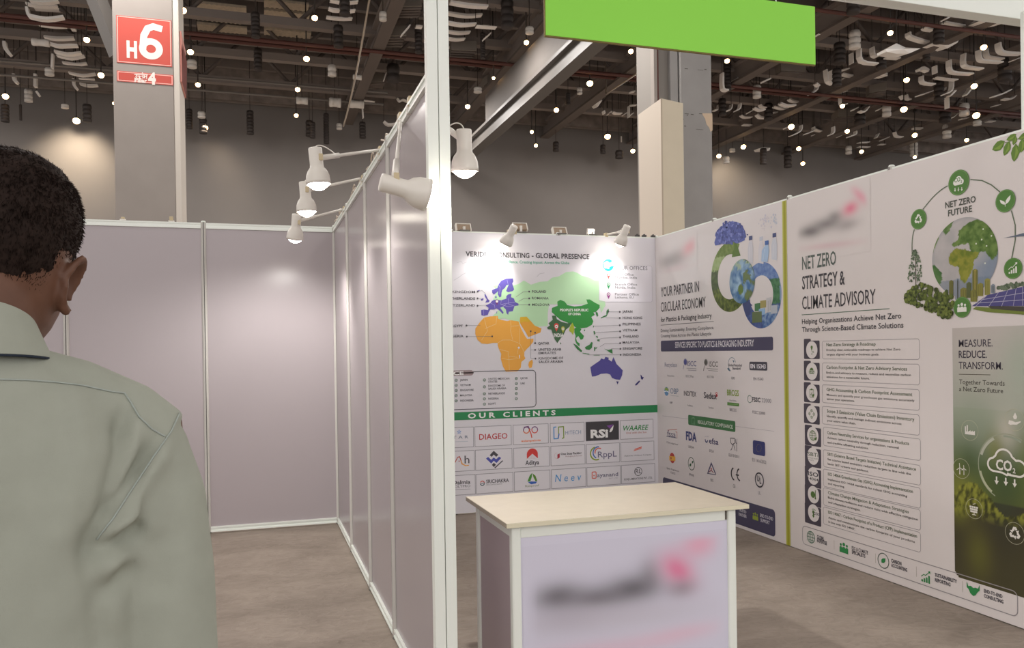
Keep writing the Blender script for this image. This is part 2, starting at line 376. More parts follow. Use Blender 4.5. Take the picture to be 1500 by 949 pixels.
# wiring along the top of the partition
random.seed(3)
m_wire = mat('wire_beige', '#c8b8a6', .5, .3)
for y1, y0, lb in ((6.87, 6.24, 'at the back corner'), (6.06, 5.14, 'between the two far hanging spotlights'), (4.96, 4.42, 'between the two near hanging spotlights'), (4.24, 3.80, 'next to the folded spotlight')):
    n = int((y1-y0)/.07)+2
    g = MB(); g.tube([(PC+random.uniform(-.014, .014), y1+(y0-y1)*i/(n-1), HW+.016+random.uniform(0, .03)) for i in range(n)], .005, m_wire, 6)
    if y1-y0 > .5: g.tube([(PC+.004, (y0+y1)/2+.06*math.cos(a), HW+.045+.035*math.sin(a)) for a in [j*.6 for j in range(9)]], .004, m_wire, 6)
    tag(g.build('lamp_wire', loc=(PC, (y0+y1)/2, HW)), 'beige lamp wiring on top of the partition '+lb, 'wire')
m_clipd = mat('dark_clip', '#4c4a48', .5, .4)
for i, px in enumerate([934, 944, 957]):
    p = onY(px, 347, YB-.002); g = MB(); g.box(p.x-.02, BC-.03, HW+.001, p.x+.02, BC+.0, HW+.018, m_clipd, .003).box(p.x-.006, BC-.025, HW+.018, p.x+.006, BC-.005, HW+.026, m_clipd)
    tag(g.build('cable_clip', loc=(p.x, BC, HW)), ['dark clip on the map wall edge, farthest from the right corner', 'dark clip on the map wall edge, middle of three by the right corner', 'dark clip on the map wall edge in the right corner'][i], 'clip')
for i, px in enumerate([180, 251]):
    p = onY(px, 322, BC); g = MB(); g.box(p.x-.022, BC-.012, HW+.001, p.x+.022, BC+.012, HW+.012, m_lampw, .003).box(p.x-.014, BC-.01, HW+.012, p.x+.014, BC+.01, HW+(.045 if i else .028), m_clip, .004)
    tag(g.build('rail_clip', loc=(p.x, BC, HW)), ["small pale clip on the bare wall's top below the pillar's left edge", "taller pale clip on the bare wall's top below the pillar's right edge"][i], 'clip')

# ------------------------------------------------------------------ pillars
m_pil = mat('pillar_grey_paint', '#938c86', .7, .25, var=.03, vscale=3)
m_pils = mat('pillar_corner_trim', '#c9c2b8', .6, .3)
YP = 14.0
a, b2 = onY(165.5, 100, YP), onY(254, 100, YP)
e_ = onY(263, 100, YP)
t = thing('pillar', ((a.x+b2.x)/2, YP+.5, 0), 'grey square pillar rising behind the left booth with red signs', 'pillar')
g = MB(); g.box(a.x, YP, 0, b2.x, YP+1.0, 11.5, m_pil, .01); g.build('shaft', t)
g = MB(); g.box(b2.x, YP+.01, 0, e_.x, YP+.98, 11.5, m_pils, .01); g.build('corner_trim', t)
PIL1 = (a.x, b2.x, e_.x)
YQ = 13.0
m_cream = mat('cream_board', '#cfc5b0', .7, .25, var=.02, vscale=4)
m_creaml = mat('cream_board_side', '#cbc1b4', .7, .25)
m_pil2 = mat('pillar_blue_grey', '#949290', .7, .25, var=.04, vscale=3)
q = {n: onY(px, 200, YQ).x for n, px in (('l', 960), ('red', 964.5), ('web0', 968), ('web1', 985.5), ('web2', 996), ('face', 998), ('r', 1043))}
t = thing('pillar', ((q['face']+q['r'])/2, YQ+.4, 0), 'grey concrete pillar behind the right booth with worn paint', 'pillar')
g = MB(); g.box(q['face'], YQ, 0, q['r'], YQ+.9, 11.5, m_pil2, .01); g.build('shaft', t)
g = MB(); g.box(q['l'], YQ+.15, 0, q['face'], YQ+.7, 11.5, mat('steel_web', '#85807a', .6, .4)).box(q['l'], YQ+.02, 0, q['red'], YQ+.15, 11.5, m_pil); g.box(q['web1'], YQ+.05, 0, q['web2'], YQ+.16, 11.5, m_pil2); g.build('steel_column', t)
g = MB(); g.tube([(q['red']+.02, YQ+.06, 0), (q['red']+.02, YQ+.06, 11.5)], .03, m_red, 8); g.build('red_pipe', t)
m_peel = mat('bare_plaster', '#c9b49c', .8, .2)
g = MB()
pp = [onY(x, y, YQ-.002) for x, y in ((1028, 166), (1043.4, 166), (1043.8, 191), (1041, 193), (1039, 187), (1035, 182), (1033, 174))]
pb = [p+Vector((0, .004, 0)) for p in pp]; nn = len(pp)
g.add(pp+pb, [tuple(range(nn-1, -1, -1)), tuple(range(nn, 2*nn))]+[(i, (i+1) % nn, nn+(i+1) % nn, nn+i) for i in range(nn)], m_peel)
g.build('peeled_patch', t)
g = MB()
random.seed(5)
m_scuff = mat('scuff_dark', '#55504a', .8, .2)
for (x, y, w) in [(1003, 100, 5), (1022, 102, 8), (1032, 101, 3), (1003, 166, 6), (1012, 167, 4), (1024, 166, 5), (1002, 184, 3), (1000, 174, 1.5), (1020, 189, 10), (1006, 168, 2)]:
    p0, p1 = onY(x, y, YQ-.002), onY(x+w, y+1.2, YQ-.002); g.box(p0.x, YQ-.003, p1.z, p1.x, YQ+.001, p0.z, m_scuff)
g.build('scuff_marks', t)
# cream box in front of the steel column: left face runs towards us
YC = 12.2
a, b2 = onY(968.5, 150, YC), onY(1000.5, 150, YC)
top = onY(968.5, 144, YC).z; ll = onY(935, 168, YC)
t = thing('boxed_riser', ((a.x+b2.x)/2, YC+.3, 0), 'cream boarded casing standing against the right grey pillar', 'casing')
sk = ray(935, 168); yb = YC+.62; lx = onY(935, 168, yb).x
g = MB()
vs = []
zt = [top-.04, top-.07]
lw = onY(935, 168, yb)
vs = [(a.x, YC, 0), (b2.x, YC, 0), (b2.x, YC, top-.05), (a.x, YC, top), (lx, yb, 0), (b2.x, yb, 0), (b2.x, yb, top-.05), (lx, yb, lw.z)]
g.add(vs, [(0, 1, 2, 3)], m_cream); g.add(vs, [(4, 0, 3, 7), (1, 5, 6, 2), (5, 4, 7, 6), (3, 2, 6, 7), (4, 5, 1, 0)], m_creaml); g.build('casing_board', t)
g = MB(); g.box(a.x-.012, YC-.008, 0, a.x+.012, YC-.001, top, mat('cream_corner_bead', '#b5a896', .6, .3)); g.build('corner_bead', t)

# sloping gantry girder with pale bulkhead, far right of the partition
m_gir = mat('girder_grey', '#66625e', .5, .4)
m_bulk = mat('bulkhead_sheet', '#6f6a66', .7, .25, var=.04, vscale=2)
A_, B_ = onY(893, 52, 14.5), onY(668, 248, 27.5); B_ = A_+(B_-A_)*(28.45-14.5)/13.0
t = thing('gantry_girder', tuple((A_+B_)/2), 'pale grey sloping girder under the roof left of the green board', 'girder')
g = MB()
def slab(g, A, B, off0, off1, w, m):
    vs = []
    for P in (A, B):
        for dx in (-w, w):
            for dz in (off0, off1): vs.append(P+Vector((dx, 0, dz)))
    g.add(vs, [(0, 1, 3, 2), (4, 6, 7, 5), (0, 4, 5, 1), (2, 3, 7, 6), (1, 5, 7, 3), (0, 2, 6, 4)], m)
slab(g, A_, B_, 0, .07, .17, m_gir); slab(g, A_, B_, .07, .42, .04, m_gir); slab(g, A_, B_, .42, .5, .17, m_gir); g.build('flanges', t)
g = MB(); slab(g, A_+Vector((-.1, 0, 0)), A_+(B_-A_)*.62+Vector((-.1, 0, 0)), .5, 1.3, .02, m_bulk); g.build('bulkhead_sheet', t)
# ------------------------------------------------------------------ printed sheets: lettering and pictures lie on the sheet at their real place
_tc = {}
def glyphs(s, bold=0, shear=0):
    if 'M' in s or 'W' in s: bold *= .35
    k = (s, bold, shear)
    if k not in _tc:
        c = D.curves.new('lettering', 'FONT'); c.body = s; c.size = 1; c.resolution_u = 2; c.offset = bold; c.shear = shear
        o = D.objects.new('lettering', c); me = D.meshes.new_from_object(o)
        _tc[k] = ([(v.co.x, v.co.y) for v in me.vertices], [list(p.vertices) for p in me.polygons])
        D.objects.remove(o); D.curves.remove(c); D.meshes.remove(me)
    return _tc[k]
_hv = [v[1] for v in glyphs('H')[0]]; CAP = max(_hv)-min(_hv)
INKK = 1.18
def mink(c):
    c = c if c.startswith('#') else '#'+c
    nm = 'ink_'+c[1:]
    return mat(nm, tuple(min(.93, v*INKK) for v in lin(c)), .42, .3)
m_print = D.materials.new('printed_picture'); m_print.use_nodes = True
_n = m_print.node_tree; _a = _n.nodes.new('ShaderNodeAttribute'); _a.attribute_name = 'print_colour'
_n.links.new(_a.outputs['Color'], _n.nodes['Principled BSDF'].inputs['Base Color'])
_n.nodes['Principled BSDF'].inputs['Roughness'].default_value = .42; _n.nodes['Principled BSDF'].inputs['Specular IOR Level'].default_value = .3
STEP = .0005
class Art:                      # a flat print; u runs to the reader's right, v up; n towards the reader
    def __init__(s, kind, c, base):
        s.kind, s.c, s.base = kind, c, base; s.cnt = 0; s.Z = (0, 0, 1)
    def zoom(s, ox, oy, k): s.Z = (ox, oy, k); return s
    def p(s, x, y):
        x = s.Z[0]+x/s.Z[2]; y = s.Z[1]+y/s.Z[2]
        if s.kind == 'Y': q = onY(x, y, s.c); return (q.x, q.z)
        q = onX(x, y, s.c); return (-q.y, q.z)
    def P(s, *l):
        if len(l) == 1: l = l[0]
        return [s.p(l[i], l[i+1]) for i in range(0, len(l), 2)]
    def w(s, uv, lay):
        d = .0005+lay*STEP+(s.cnt % 60)*6e-6
        return (uv[0], s.c-d, uv[1]) if s.kind == 'Y' else (s.c-d, -uv[0], uv[1])
    def start(s): s.g = MB(); return s
    def _face(s, pts, c, lay):
        a = sum(pts[i][0]*pts[(i+1) % len(pts)][1]-pts[(i+1) % len(pts)][0]*pts[i][1] for i in range(len(pts)))
        if a < 0: pts = pts[::-1]
        s.cnt += 1
        s.g.add([s.w(q, lay) for q in pts], [list(range(len(pts)))], mink(c))
    def poly(s, l, c, lay=1): s._face(s.P(l), c, lay)
    def upoly(s, pts, c, lay=1): s._face(pts, c, lay)
    def dv(s, x, y, h): return abs(s.p(x, y)[1]-s.p(x, y-h)[1])
    def rect(s, x0, y0, x1, y1, c, lay=1, rad=0):       # opposite corners
        a, b = s.p(x0, y0), s.p(x1, y1)
        u0, u1, v0, v1 = min(a[0], b[0]), max(a[0], b[0]), min(a[1], b[1]), max(a[1], b[1])
        s._face(s.rr(u0, v0, u1, v1, s.dv(x0, y0, rad) if rad else 0), c, lay)
    def rr(s, u0, v0, u1, v1, r):
        if not r: return [(u0, v0), (u1, v0), (u1, v1), (u0, v1)]
        pts = []
        for cx, cy, a0 in ((u1-r, v0+r, -90), (u1-r, v1-r, 0), (u0+r, v1-r, 90), (u0+r, v0+r, 180)):
            pts += [(cx+r*math.cos(math.radians(a0+k*18)), cy+r*math.sin(math.radians(a0+k*18))) for k in range(6)]
        return pts
    def uline(s, pts, w, c, lay=1, closed=False):      # one mitred strip
        q = [Vector(p) for i, p in enumerate(pts) if i == 0 or (Vector(p)-Vector(pts[i-1])).length > 1e-6]
        if closed and len(q) > 2 and (q[0]-q[-1]).length < 1e-6: q.pop()
        n = len(q)
        if n < 2: return
        L_, R_ = [], []
        for i in range(n):
            a = q[i-1] if i or closed else None; b_ = q[(i+1) % n] if i < n-1 or closed else None
            d1 = (q[i]-a).normalized() if a is not None else None; d2 = (b_-q[i]).normalized() if b_ is not None else None
            d = (d1+d2) if d1 is not None and d2 is not None else (d1 if d1 is not None else d2)
            if d.length < .2: d = Vector((-d1.y, d1.x))
            d.normalize(); k = Vector((-d.y, d.x))
            m = 1/max(.55, abs(k.dot(Vector((-(d1 or d2).y, (d1 or d2).x)))))
            o = q[i]+(d*(w*.4) if d2 is None else -d*(w*.4) if d1 is None else Vector((0, 0)))
            L_.append(tuple(o+k*(w/2*m))); R_.append(tuple(o-k*(w/2*m)))
        s.cnt += 1
        vs = [s.w(p, lay) for p in L_]+[s.w(p, lay) for p in R_]
        fs = [(n+i, n+(i+1) % n, (i+1) % n, i) for i in range(n if closed else n-1)]
        s.g.add(vs, fs, mink(c))
    def line(s, l, w, c, lay=1, closed=False): s.uline(s.P(l), s.dv(l[0], l[1], w), c, lay, closed)
    def frame(s, x0, y0, x1, y1, w, c, lay=1, rad=0):
        a, b = s.p(x0, y0), s.p(x1, y1)
        u0, u1, v0, v1 = min(a[0], b[0]), max(a[0], b[0]), min(a[1], b[1]), max(a[1], b[1])
        s.uline(s.rr(u0, v0, u1, v1, s.dv(x0, y0, rad) if rad else 0), s.dv(x0, y0, w), c, lay, True)
    def disc(s, x, y, r, c, lay=1, n=28):
        o = s.p(x, y); R = s.dv(x, y, r)
        s._face([(o[0]+R*math.cos(2*math.pi*i/n), o[1]+R*math.sin(2*math.pi*i/n)) for i in range(n)], c, lay)
    def arc(s, x, y, r, w, c, lay=1, a0=0, a1=360, n=30, sx=1):
        o = s.p(x, y); R = s.dv(x, y, r); W_ = s.dv(x, y, w)
        pts = [(o[0]+sx*R*math.cos(math.radians(a0+(a1-a0)*i/n)), o[1]+R*math.sin(math.radians(a0+(a1-a0)*i/n))) for i in range(n+1)]
        s.uline(pts[:-1], W_, c, lay, True) if abs(a1-a0) == 360 else s.uline(pts, W_, c, lay)
    def text(s, t, x0, y0, x1, y1, cap, c, lay=2, bold=0, shear=0):
        a, b = s.p(x0, y0), s.p(x1, y1); h = s.dv(x0, y0, cap)
        vs, fs = glyphs(t, bold, shear); s.cnt += 1
        if not vs: return
        lo, hi = min(v[0] for v in vs), max(v[0] for v in vs)
        ku = (b[0]-a[0])/(hi-lo); kv = h/CAP; v0 = (a[1]+b[1])/2
        s.g.add([s.w((a[0]+(x-lo)*ku, v0+y*kv), lay) for x, y in vs], fs, mink(c))
    # small pictograms in a unit square centred on a pixel, r = half height in pixels
    def U(s, x, y, r):
        o = s.p(x, y); R = s.dv(x, y, r)
        return lambda l: [(o[0]+l[i]*R, o[1]+l[i+1]*R) for i in range(0, len(l), 2)], R
    def icon(s, k, x, y, r, c, lay=2):
        f, R = s.U(x, y, r)
        def ring(cx, cy, rr, w, a0=0, a1=360, n=24): s.uline(f([q for i in range(n+(a1-a0 != 360)) for q in (cx+rr*math.cos(math.radians(a0+(a1-a0)*i/n)), cy+rr*math.sin(math.radians(a0+(a1-a0)*i/n)))]), w*R, c, lay, a1-a0 == 360)
        def dot(cx, cy, rr, n=18, L=None, col=None): s._face(f([q for i in range(n) for q in (cx+rr*math.cos(2*math.pi*i/n), cy+rr*math.sin(2*math.pi*i/n))]), col or c, lay if L is None else L)
        if k == 'pin':
            s._face(f([q for i in range(15) for q in (.55*math.cos(math.radians(-30+i*240/14)), .35+.55*math.sin(math.radians(-30+i*240/14)))]+[0, -1]), c, lay)
        elif k == 'globe':
            ring(0, 0, .9, .12); s.uline(f([-.9, 0, .9, 0]), .1*R, c, lay); s.uline(f([0, -.9, 0, .9]), .1*R, c, lay)
            s.uline(f([-.75, .45, .75, .45]), .09*R, c, lay); s.uline(f([-.75, -.45, .75, -.45]), .09*R, c, lay)
            s.uline(f([q for i in range(25) for q in (.45*math.cos(i*math.pi/12), .9*math.sin(i*math.pi/12))]), .09*R, c, lay)
        elif k == 'people':
            for dx, sc in ((-.62, .75), (.62, .75), (0, 1)):
                dot(dx, .45*sc, .26*sc); s._face(f([dx-.36*sc, -.75, dx+.36*sc, -.75, dx+.36*sc, -.1, dx+.2*sc, .1*sc, dx-.2*sc, .1*sc, dx-.36*sc, -.1]), c, lay)
        elif k == 'leaf':
            s._face(f([-.6, -.55, -.62, .1, -.25, .5, .75, .75, .6, -.1, .2, -.5, -.3, -.55]), c, lay)
        elif k == 'sprout':
            s._face(f([0, -.55, -.12, -.1, -.45, .1, -.9, .3, -.75, -.2, -.4, -.45]), c, lay); s._face(f([.02, -.55, .1, .0, .4, .35, .9, .7, .85, .1, .55, -.3]), c, lay); s.uline(f([0, -.8, 0, -.4]), .1*R, c, lay)
        elif k == 'bars':
            for i, h in enumerate((.3, .55, .75, 1.05)): s._face(f([-.75+i*.4, -.8, -.48+i*.4, -.8, -.48+i*.4, -.8+h, -.75+i*.4, -.8+h]), c, lay)
            s.uline(f([-.75, -.1, -.3, .25, -.05, .15, .7, .8]), .1*R, c, lay); s._face(f([.4, .85, .8, .9, .78, .5]), c, lay)
        elif k == 'recycle':
            for a0 in (90, 210, 330):
                ca, sa = math.cos(math.radians(a0-90)), math.sin(math.radians(a0-90))
                def rot(l): return [q for i in range(0, len(l), 2) for q in (l[i]*ca-l[i+1]*sa, l[i]*sa+l[i+1]*ca)]
                s._face(f(rot([-.42, .35, -.2, .82, .2, .82, .38, .5, .1, .38, 0, .55, -.12, .22])), c, lay)
                s._face(f(rot([.15, .3, .62, .48, .45, -.02])), c, lay)
        elif k == 'cloud':
            dot(-.45, -.05, .38); dot(.45, -.08, .36); dot(0, .2, .5); s._face(f([-.45, -.42, .45, -.42, .45, .2, -.45, .2]), c, lay)
        elif k == 'hands':
            s._face(f([-1, .75, -.75, .2, -.35, .35, 0, .15, .4, .3, .75, .25, 1, .8, 1, .05, .75, -.15, .35, -.7, 0, -.9, -.45, -.65, -.7, -.2, -1, 0]), c, lay)
        elif k == 'factory':
            s._face(f([-.8, -.6, .85, -.6, .85, 0, .5, -.2, .5, 0, .15, -.2, .15, .02, -.25, -.2, -.3, -.2, -.3, .7, -.5, .7, -.5, -.2, -.62, -.2, -.62, .5, -.8, .5]), c, lay)
        elif k == 'mill':
            for x0, sc in ((-.25, 1), (.45, .7)):
                y0 = .1*sc
                s._face(f([x0-.05*sc, y0, x0+.05*sc, y0, x0+.09*sc, -.85, x0-.09*sc, -.85]), c, lay)
                for a in (95, 215, 335): s.uline(f([x0, y0, x0+.6*sc*math.cos(math.radians(a)), y0+.6*sc*math.sin(math.radians(a))]), .09*R, c, lay)
        elif k == 'solar':
            for i in range(4):
                for j in range(3):
                    x0, y0 = -.75+i*.36+j*.04*(1.5-i), .35-j*.32
                    s._face(f([x0, y0, x0+.31, y0, x0+.31, y0-.26, x0, y0-.26]), c, lay)
            s.uline(f([0, -.55, 0, -.85]), .1*R, c, lay); s.uline(f([-.3, -.85, .3, -.85]), .1*R, c, lay); s.uline(f([-.2, .6, .2, .75]), .07*R, c, lay)
        elif k == 'drophand':
            s._face(f([-.1, .1, -.22, .4, .1, .95, .38, .4, .25, .1]), c, lay)
            s._face(f([-.9, -.55, -.8, -.1, -.3, -.15, .1, -.3, .3, -.25, .85, -.1, .9, -.22, .3, -.62, -.3, -.62, -.6, -.7]), c, lay)
        elif k == 'arrow':
            s._face(f([-.2, 1, .2, 1, .2, 0, .6, 0, 0, -1, -.6, 0, -.2, 0]), c, lay)
        elif k == 'clip':
            s.uline(f([-.55, .6, -.55, -.8, .55, -.8, .55, .6]), .1*R, c, lay, True); s._face(f([-.25, .5, .25, .5, .25, .75, .08, .78, 0, .9, -.08, .78, -.25, .75]), c, lay)
            for i, h in enumerate((.3, .55, .8)): s._face(f([-.35+i*.22, -.5, -.24+i*.22, -.5, -.24+i*.22, -.5+h, -.35+i*.22, -.5+h]), c, lay)
            s._face(f([.1, -.75, .2, -.3, .75, -.1, .7, -.6]), c, lay)
        elif k == 'chain':
            for a in (90, 0, 180, 270):
                cx, cy = .62*math.cos(math.radians(a)), .62*math.sin(math.radians(a)); ring(cx, cy, .24, .09, n=12); dot(cx, cy, .1, 8)
            ring(0, 0, .62, .05, 20, 70, 5); ring(0, 0, .62, .05, 110, 160, 5); ring(0, 0, .62, .05, 200, 250, 5); ring(0, 0, .62, .05, 290, 340, 5)
        elif k == 'route':
            s._face(f([q for i in range(15) for q in (.3*math.cos(math.radians(-30+i*240/14)), .5+.3*math.sin(math.radians(-30+i*240/14)))]+[0, -.25]), c, lay)
            s.uline(f([0, -.3, .5, -.25, .6, -.5, .1, -.6, -.1, -.8, .15, -.95]), .07*R, c, lay)
        elif k == 'foot':
            s._face(f([-.1, -.9, -.35, -.6, -.2, -.2, -.4, .1, -.3, .45, .05, .5, .25, .25, .15, -.1, .2, -.7]), c, lay)
            for i in range(5): dot(-.35+i*.2, .62+.1*math.sin(i*.9), .1, 8)
        elif k == 'thermo':
            dot(-.15, 0, .62, 20, lay); s.uline(f([.55, .8, .55, -.5]), .22*R, c, lay); dot(.55, -.6, .22, 10)
    def done(s, name, parent, label=None):
        o = s.g.build(name, parent)
        if label: o['label'] = label
        s.g = None
        return o
    def raster(s, name, parent, pts, faces, cols, lay=1, label=None):       # a printed picture: mesh with a colour per corner point
        me = D.meshes.new(name); off = Vector(parent['_o']); logo = 'logo' in name
        me.from_pydata([tuple(Vector(s.w(q, lay))-off) for q in pts], [], faces)
        at = me.color_attributes.new('print_colour', 'FLOAT_COLOR', 'POINT')
        at.data.foreach_set('color', [x for c in cols for x in (min(.95, c[0]*(INKK if logo else .98)), min(.95, c[1]*(INKK if logo else .98)), min(.95, c[2]*(INKK if logo else .98)), 1)])
        me.materials.append(m_print); me.update()
        o = D.objects.new(name, me); COL.objects.link(o); o.parent = parent
        if label: o['label'] = label
        return o
    def grid(s, name, parent, u0, v0, u1, v1, nu, nv, fn, lay=1, mask=None, label=None):
        pts = []; cols = []; faces = []
        for j in range(nv+1):
            for i in range(nu+1):
                a, b = i/nu, j/nv; pts.append((u0+(u1-u0)*a, v0+(v1-v0)*b)); cols.append(fn(a, b))
        for j in range(nv):
            for i in range(nu):
                if mask and not mask((i+.5)/nu, (j+.5)/nv): continue
                k = j*(nu+1)+i; faces.append((k, k+1, k+nu+2, k+nu+1))
        return s.raster(name, parent, pts, faces, cols, lay, label)
    def polar(s, name, parent, o, r0_, r1, a0, a1, nr, na, fn, lay=1, label=None):      # ring or disc picture
        pts = []; cols = []; faces = []
        for j in range(nr+1):
            for i in range(na+1):
                r = r0_+(r1-r0_)*j/nr; a = math.radians(a0+(a1-a0)*i/na)
                x, y = r*math.cos(a), r*math.sin(a)
                pts.append((o[0]+x, o[1]+y)); cols.append(fn(x/r1, y/r1))
        for j in range(nr):
            for i in range(na):
                k = j*(na+1)+i; faces.append((k, k+1, k+na+2, k+na+1) if a1 < a0 else (k, k+na+1, k+na+2, k+1))
        return s.raster(name, parent, pts, faces, cols, lay, label)
def mixc(a, b, t): t = max(0, min(1, t)); return tuple(a[i]+(b[i]-a[i])*t for i in range(3))
def nz(x, y, k=1, seed=0): return noise.fractal((x*k+seed, y*k-seed, seed*.37), 1, 2, 4)
def inpoly(x, y, P):
    r = False; j = len(P)-1
    for i in range(len(P)):
        if (P[i][1] > y) != (P[j][1] > y) and x < (P[j][0]-P[i][0])*(y-P[i][1])/(P[j][1]-P[i][1])+P[i][0]: r = not r
        j = i
    return r
def blurlogo(A, name, parent, x0, y0, x1, y1, base, blobs, nu=70, nv=40, lay=2):
    a, b = A.p(x0, y0), A.p(x1, y1)
    a = (a[0], min(a[1], HW-.02))
    B0 = lin(base)
    def fn(p, q):
        c = B0
        for (cx, cy, sx, sy, rot, col, k) in blobs:
            dx, dy = p-cx, (1-q)-cy
            ex = dx*math.cos(rot)+dy*math.sin(rot); ey = -dx*math.sin(rot)+dy*math.cos(rot)
            c = mixc(c, lin(col), k*math.exp(-((ex/sx)**2+(ey/sy)**2)))
        e = min(p, 1-p, q, 1-q)
        return mixc(B0, c, min(1, e*14))
    return A.grid(name, parent, a[0], b[1], b[0], a[1], nu, nv, fn, lay, label='blurred dark wordmark with a pink flick')

# ================= map print on the back wall
PAPER = '#d6d4da'
def sheet(name, parent, x0, y0, z0, x1, y1, z1, c):
    g = MB(); g.box(x0, y0, z0, x1, y1, z1, mink(c)); return g.build(name, parent)
t = thing('map_print', (2.15, YB, 0), 'world map and client logo print covering the back wall of the right booth', 'poster')
sheet('print_sheet', t, XP+.042, YB-.003, .012, XR-.001, YB-.001, HW-.012, PAPER)
A = Art('Y', YB-.003, None)
INK = '#3c3a40'; G1 = '#2e8a52'
A.zoom(650, 340, 4.6875).start()
A.text('VERIDI', 150, 165, 288, 169, 33, INK, bold=.022); A.done('heading', t); A.start(); A.text('CONSULTING', 345, 172, 588, 177, 33, INK, bold=.022)
A.text('- GLOBAL PRESENCE', 604, 177, 1000, 184, 33, INK, bold=.022); A.done('heading', t)
A.start(); A.text('Delivering Excellence. Creating Impact. Across the Globe', 292, 212, 862, 218, 19, '#3aa283', bold=.01); A.done('strapline', t)
# office box
A.start(); A.rect(1064, 225, 1432, 480, '#dedce4', 1, 14); A.frame(1064, 225, 1432, 480, 2, '#b5b3bb', 2, 14)
A.disc(1129, 226, 42, '#1fb8dc', 3); A.poly([1100, 232, 1098, 214, 1120, 198, 1140, 214, 1158, 200, 1166, 216, 1164, 232, 1137, 236, 1135, 250, 1102, 248], '#f2f4f6', 4)
A.text('OUR OFFICES', 1192, 257, 1398, 259, 24, '#55535a')
for y, c, a, b_ in ((300, '#e0504a', 'Head Office', 'Mumbai, India'), (368, '#2b9158', 'Branch Office', 'Noida, India'), (436, '#8d3c82', 'Partner Office', 'Lathama, EU')):
    A.icon('pin', 1131, y, 24, c, 3); A.disc(1131, y-9, 8, '#f0eef2', 4); A.disc(1131, y-9, 3.5, c, 5)
    A.text(a, 1176, y-2, 1176+11.6*len(a), y-1, 16, '#55535a'); A.text(b_, 1176, y+19, 1176+11.6*len(b_), y+20, 16, '#55535a')
A.done('office_list', t)
# regions of the map
A.zoom(790, 380, 4.867).start()
RUS = '#b3d9b0'
A.poly([-330, 190, -300, 225, -320, 260, -335, 300, -310, 330, -280, 350, -330, 400, -350, 430, -250, 420, -180, 440, -150, 455, -100, 470, -40, 480, 60, 475, 60, 380, 70, 320, 430, 320, 440, 380, 470, 330, 470, 300, 425, 290, 425, 150, 395, 150, 360, 130, 300, 115, 270, 95, 240, 85, 190, 90, 140, 120, 90, 130, 60, 155, 0, 160, -60, 180, -110, 150, -150, 175, -200, 190, -250, 165], RUS, 1)
A.done('map_region', t, 'pale green northern Asia')
A.start()
A.poly([90, 345, 130, 330, 128, 300, 150, 288, 180, 300, 200, 325, 250, 335, 300, 330, 345, 315, 335, 285, 360, 285, 400, 310, 430, 325, 430, 345, 405, 372, 385, 378, 395, 395, 370, 410, 385, 440, 375, 465, 340, 485, 300, 490, 260, 485, 240, 470, 200, 450, 150, 430, 110, 395, 88, 375], '#3d9148', 2)
A.text("PEOPLE'S REPUBLIC", 147, 368, 350, 370, 17, '#e6ebe4', 3, .03); A.text('OF CHINA', 205, 396, 296, 398, 17, '#e6ebe4', 3, .03)
A.done('map_region', t, 'mid green China')
A.start()
A.poly([90, 400, 118, 400, 125, 425, 160, 445, 200, 455, 230, 448, 215, 480, 190, 500, 170, 540, 150, 565, 128, 596, 110, 570, 95, 530, 85, 500, 60, 498, 55, 485, 75, 470, 65, 455, 95, 430], '#47694a', 2)
A.poly([150, 590, 156, 595, 154, 606, 148, 602], '#47694a', 2)
A.text('INDIA', 103, 552, 172, 553, 25, '#e6ebe4', 3, .03)
A.icon('pin', 121, 483, 32, '#d9504c', 4); A.disc(121, 478, 12, '#f2e6e6', 5); A.disc(121, 478, 5, '#b03030', 6)
A.icon('pin', 168, 500, 26, '#a8b23c', 4); A.disc(168, 495, 10, '#e6ebd4', 5); A.disc(168, 495, 4, '#8c9430', 6)
A.done('map_region', t, 'dark green India with two pins')
A.start()
A.poly([215, 485, 235, 450, 245, 470, 250, 500, 240, 540, 228, 520, 212, 510], '#a9b83c', 2)
A.poly([250, 490, 280, 482, 300, 495, 290, 515, 318, 545, 312, 565, 295, 573, 278, 545, 262, 560, 268, 585, 288, 600, 285, 622, 265, 600, 255, 575, 258, 545, 250, 520], '#3d9048', 2)
A.done('map_region', t, 'green and lime mainland of south east Asia')
for nm, ls in (('green Sumatra island', ([240, 598, 265, 610, 305, 650, 300, 662, 270, 640],)), ('green Java island', ([305, 665, 358, 672, 355, 678, 310, 670], [385, 680, 430, 680, 430, 684, 388, 684])), ('green Borneo and Celebes islands', ([325, 625, 360, 605, 370, 588, 380, 592, 375, 630, 355, 645, 330, 640], [390, 625, 400, 622, 396, 655, 390, 650], [400, 632, 412, 622, 412, 628, 402, 640])),
        ('green island north of Australia', ([462, 635, 490, 645, 520, 638, 522, 672, 500, 662, 485, 650],)), ('dark green Philippine islands', ([385, 512, 395, 510, 398, 525, 390, 538], [402, 545, 415, 545, 418, 560, 408, 556], [410, 572, 428, 568, 430, 585, 415, 582], [383, 470, 390, 474, 387, 486, 383, 480], [318, 500, 326, 500, 324, 512, 318, 510])),
        ('dark green Korea', ([400, 372, 415, 378, 420, 400, 412, 408, 403, 390],)), ('dark green Japan', ([478, 368, 492, 350, 496, 362, 488, 385, 480, 405, 460, 412, 440, 420, 436, 416, 460, 402, 478, 396],))):
    for l in ls: A.start(); A.poly(l, '#3f7f4a', 2); A.done('map_region', t, nm)
A.start()
A.poly([363, 768, 400, 742, 432, 720, 440, 705, 462, 712, 470, 694, 495, 700, 492, 712, 515, 728, 528, 695, 540, 722, 550, 745, 575, 770, 594, 790, 590, 825, 575, 858, 545, 855, 518, 845, 505, 820, 480, 812, 440, 815, 400, 832, 375, 835], '#544f94', 2)
A.poly([548, 868, 565, 870, 558, 892], '#3f3a78', 2)
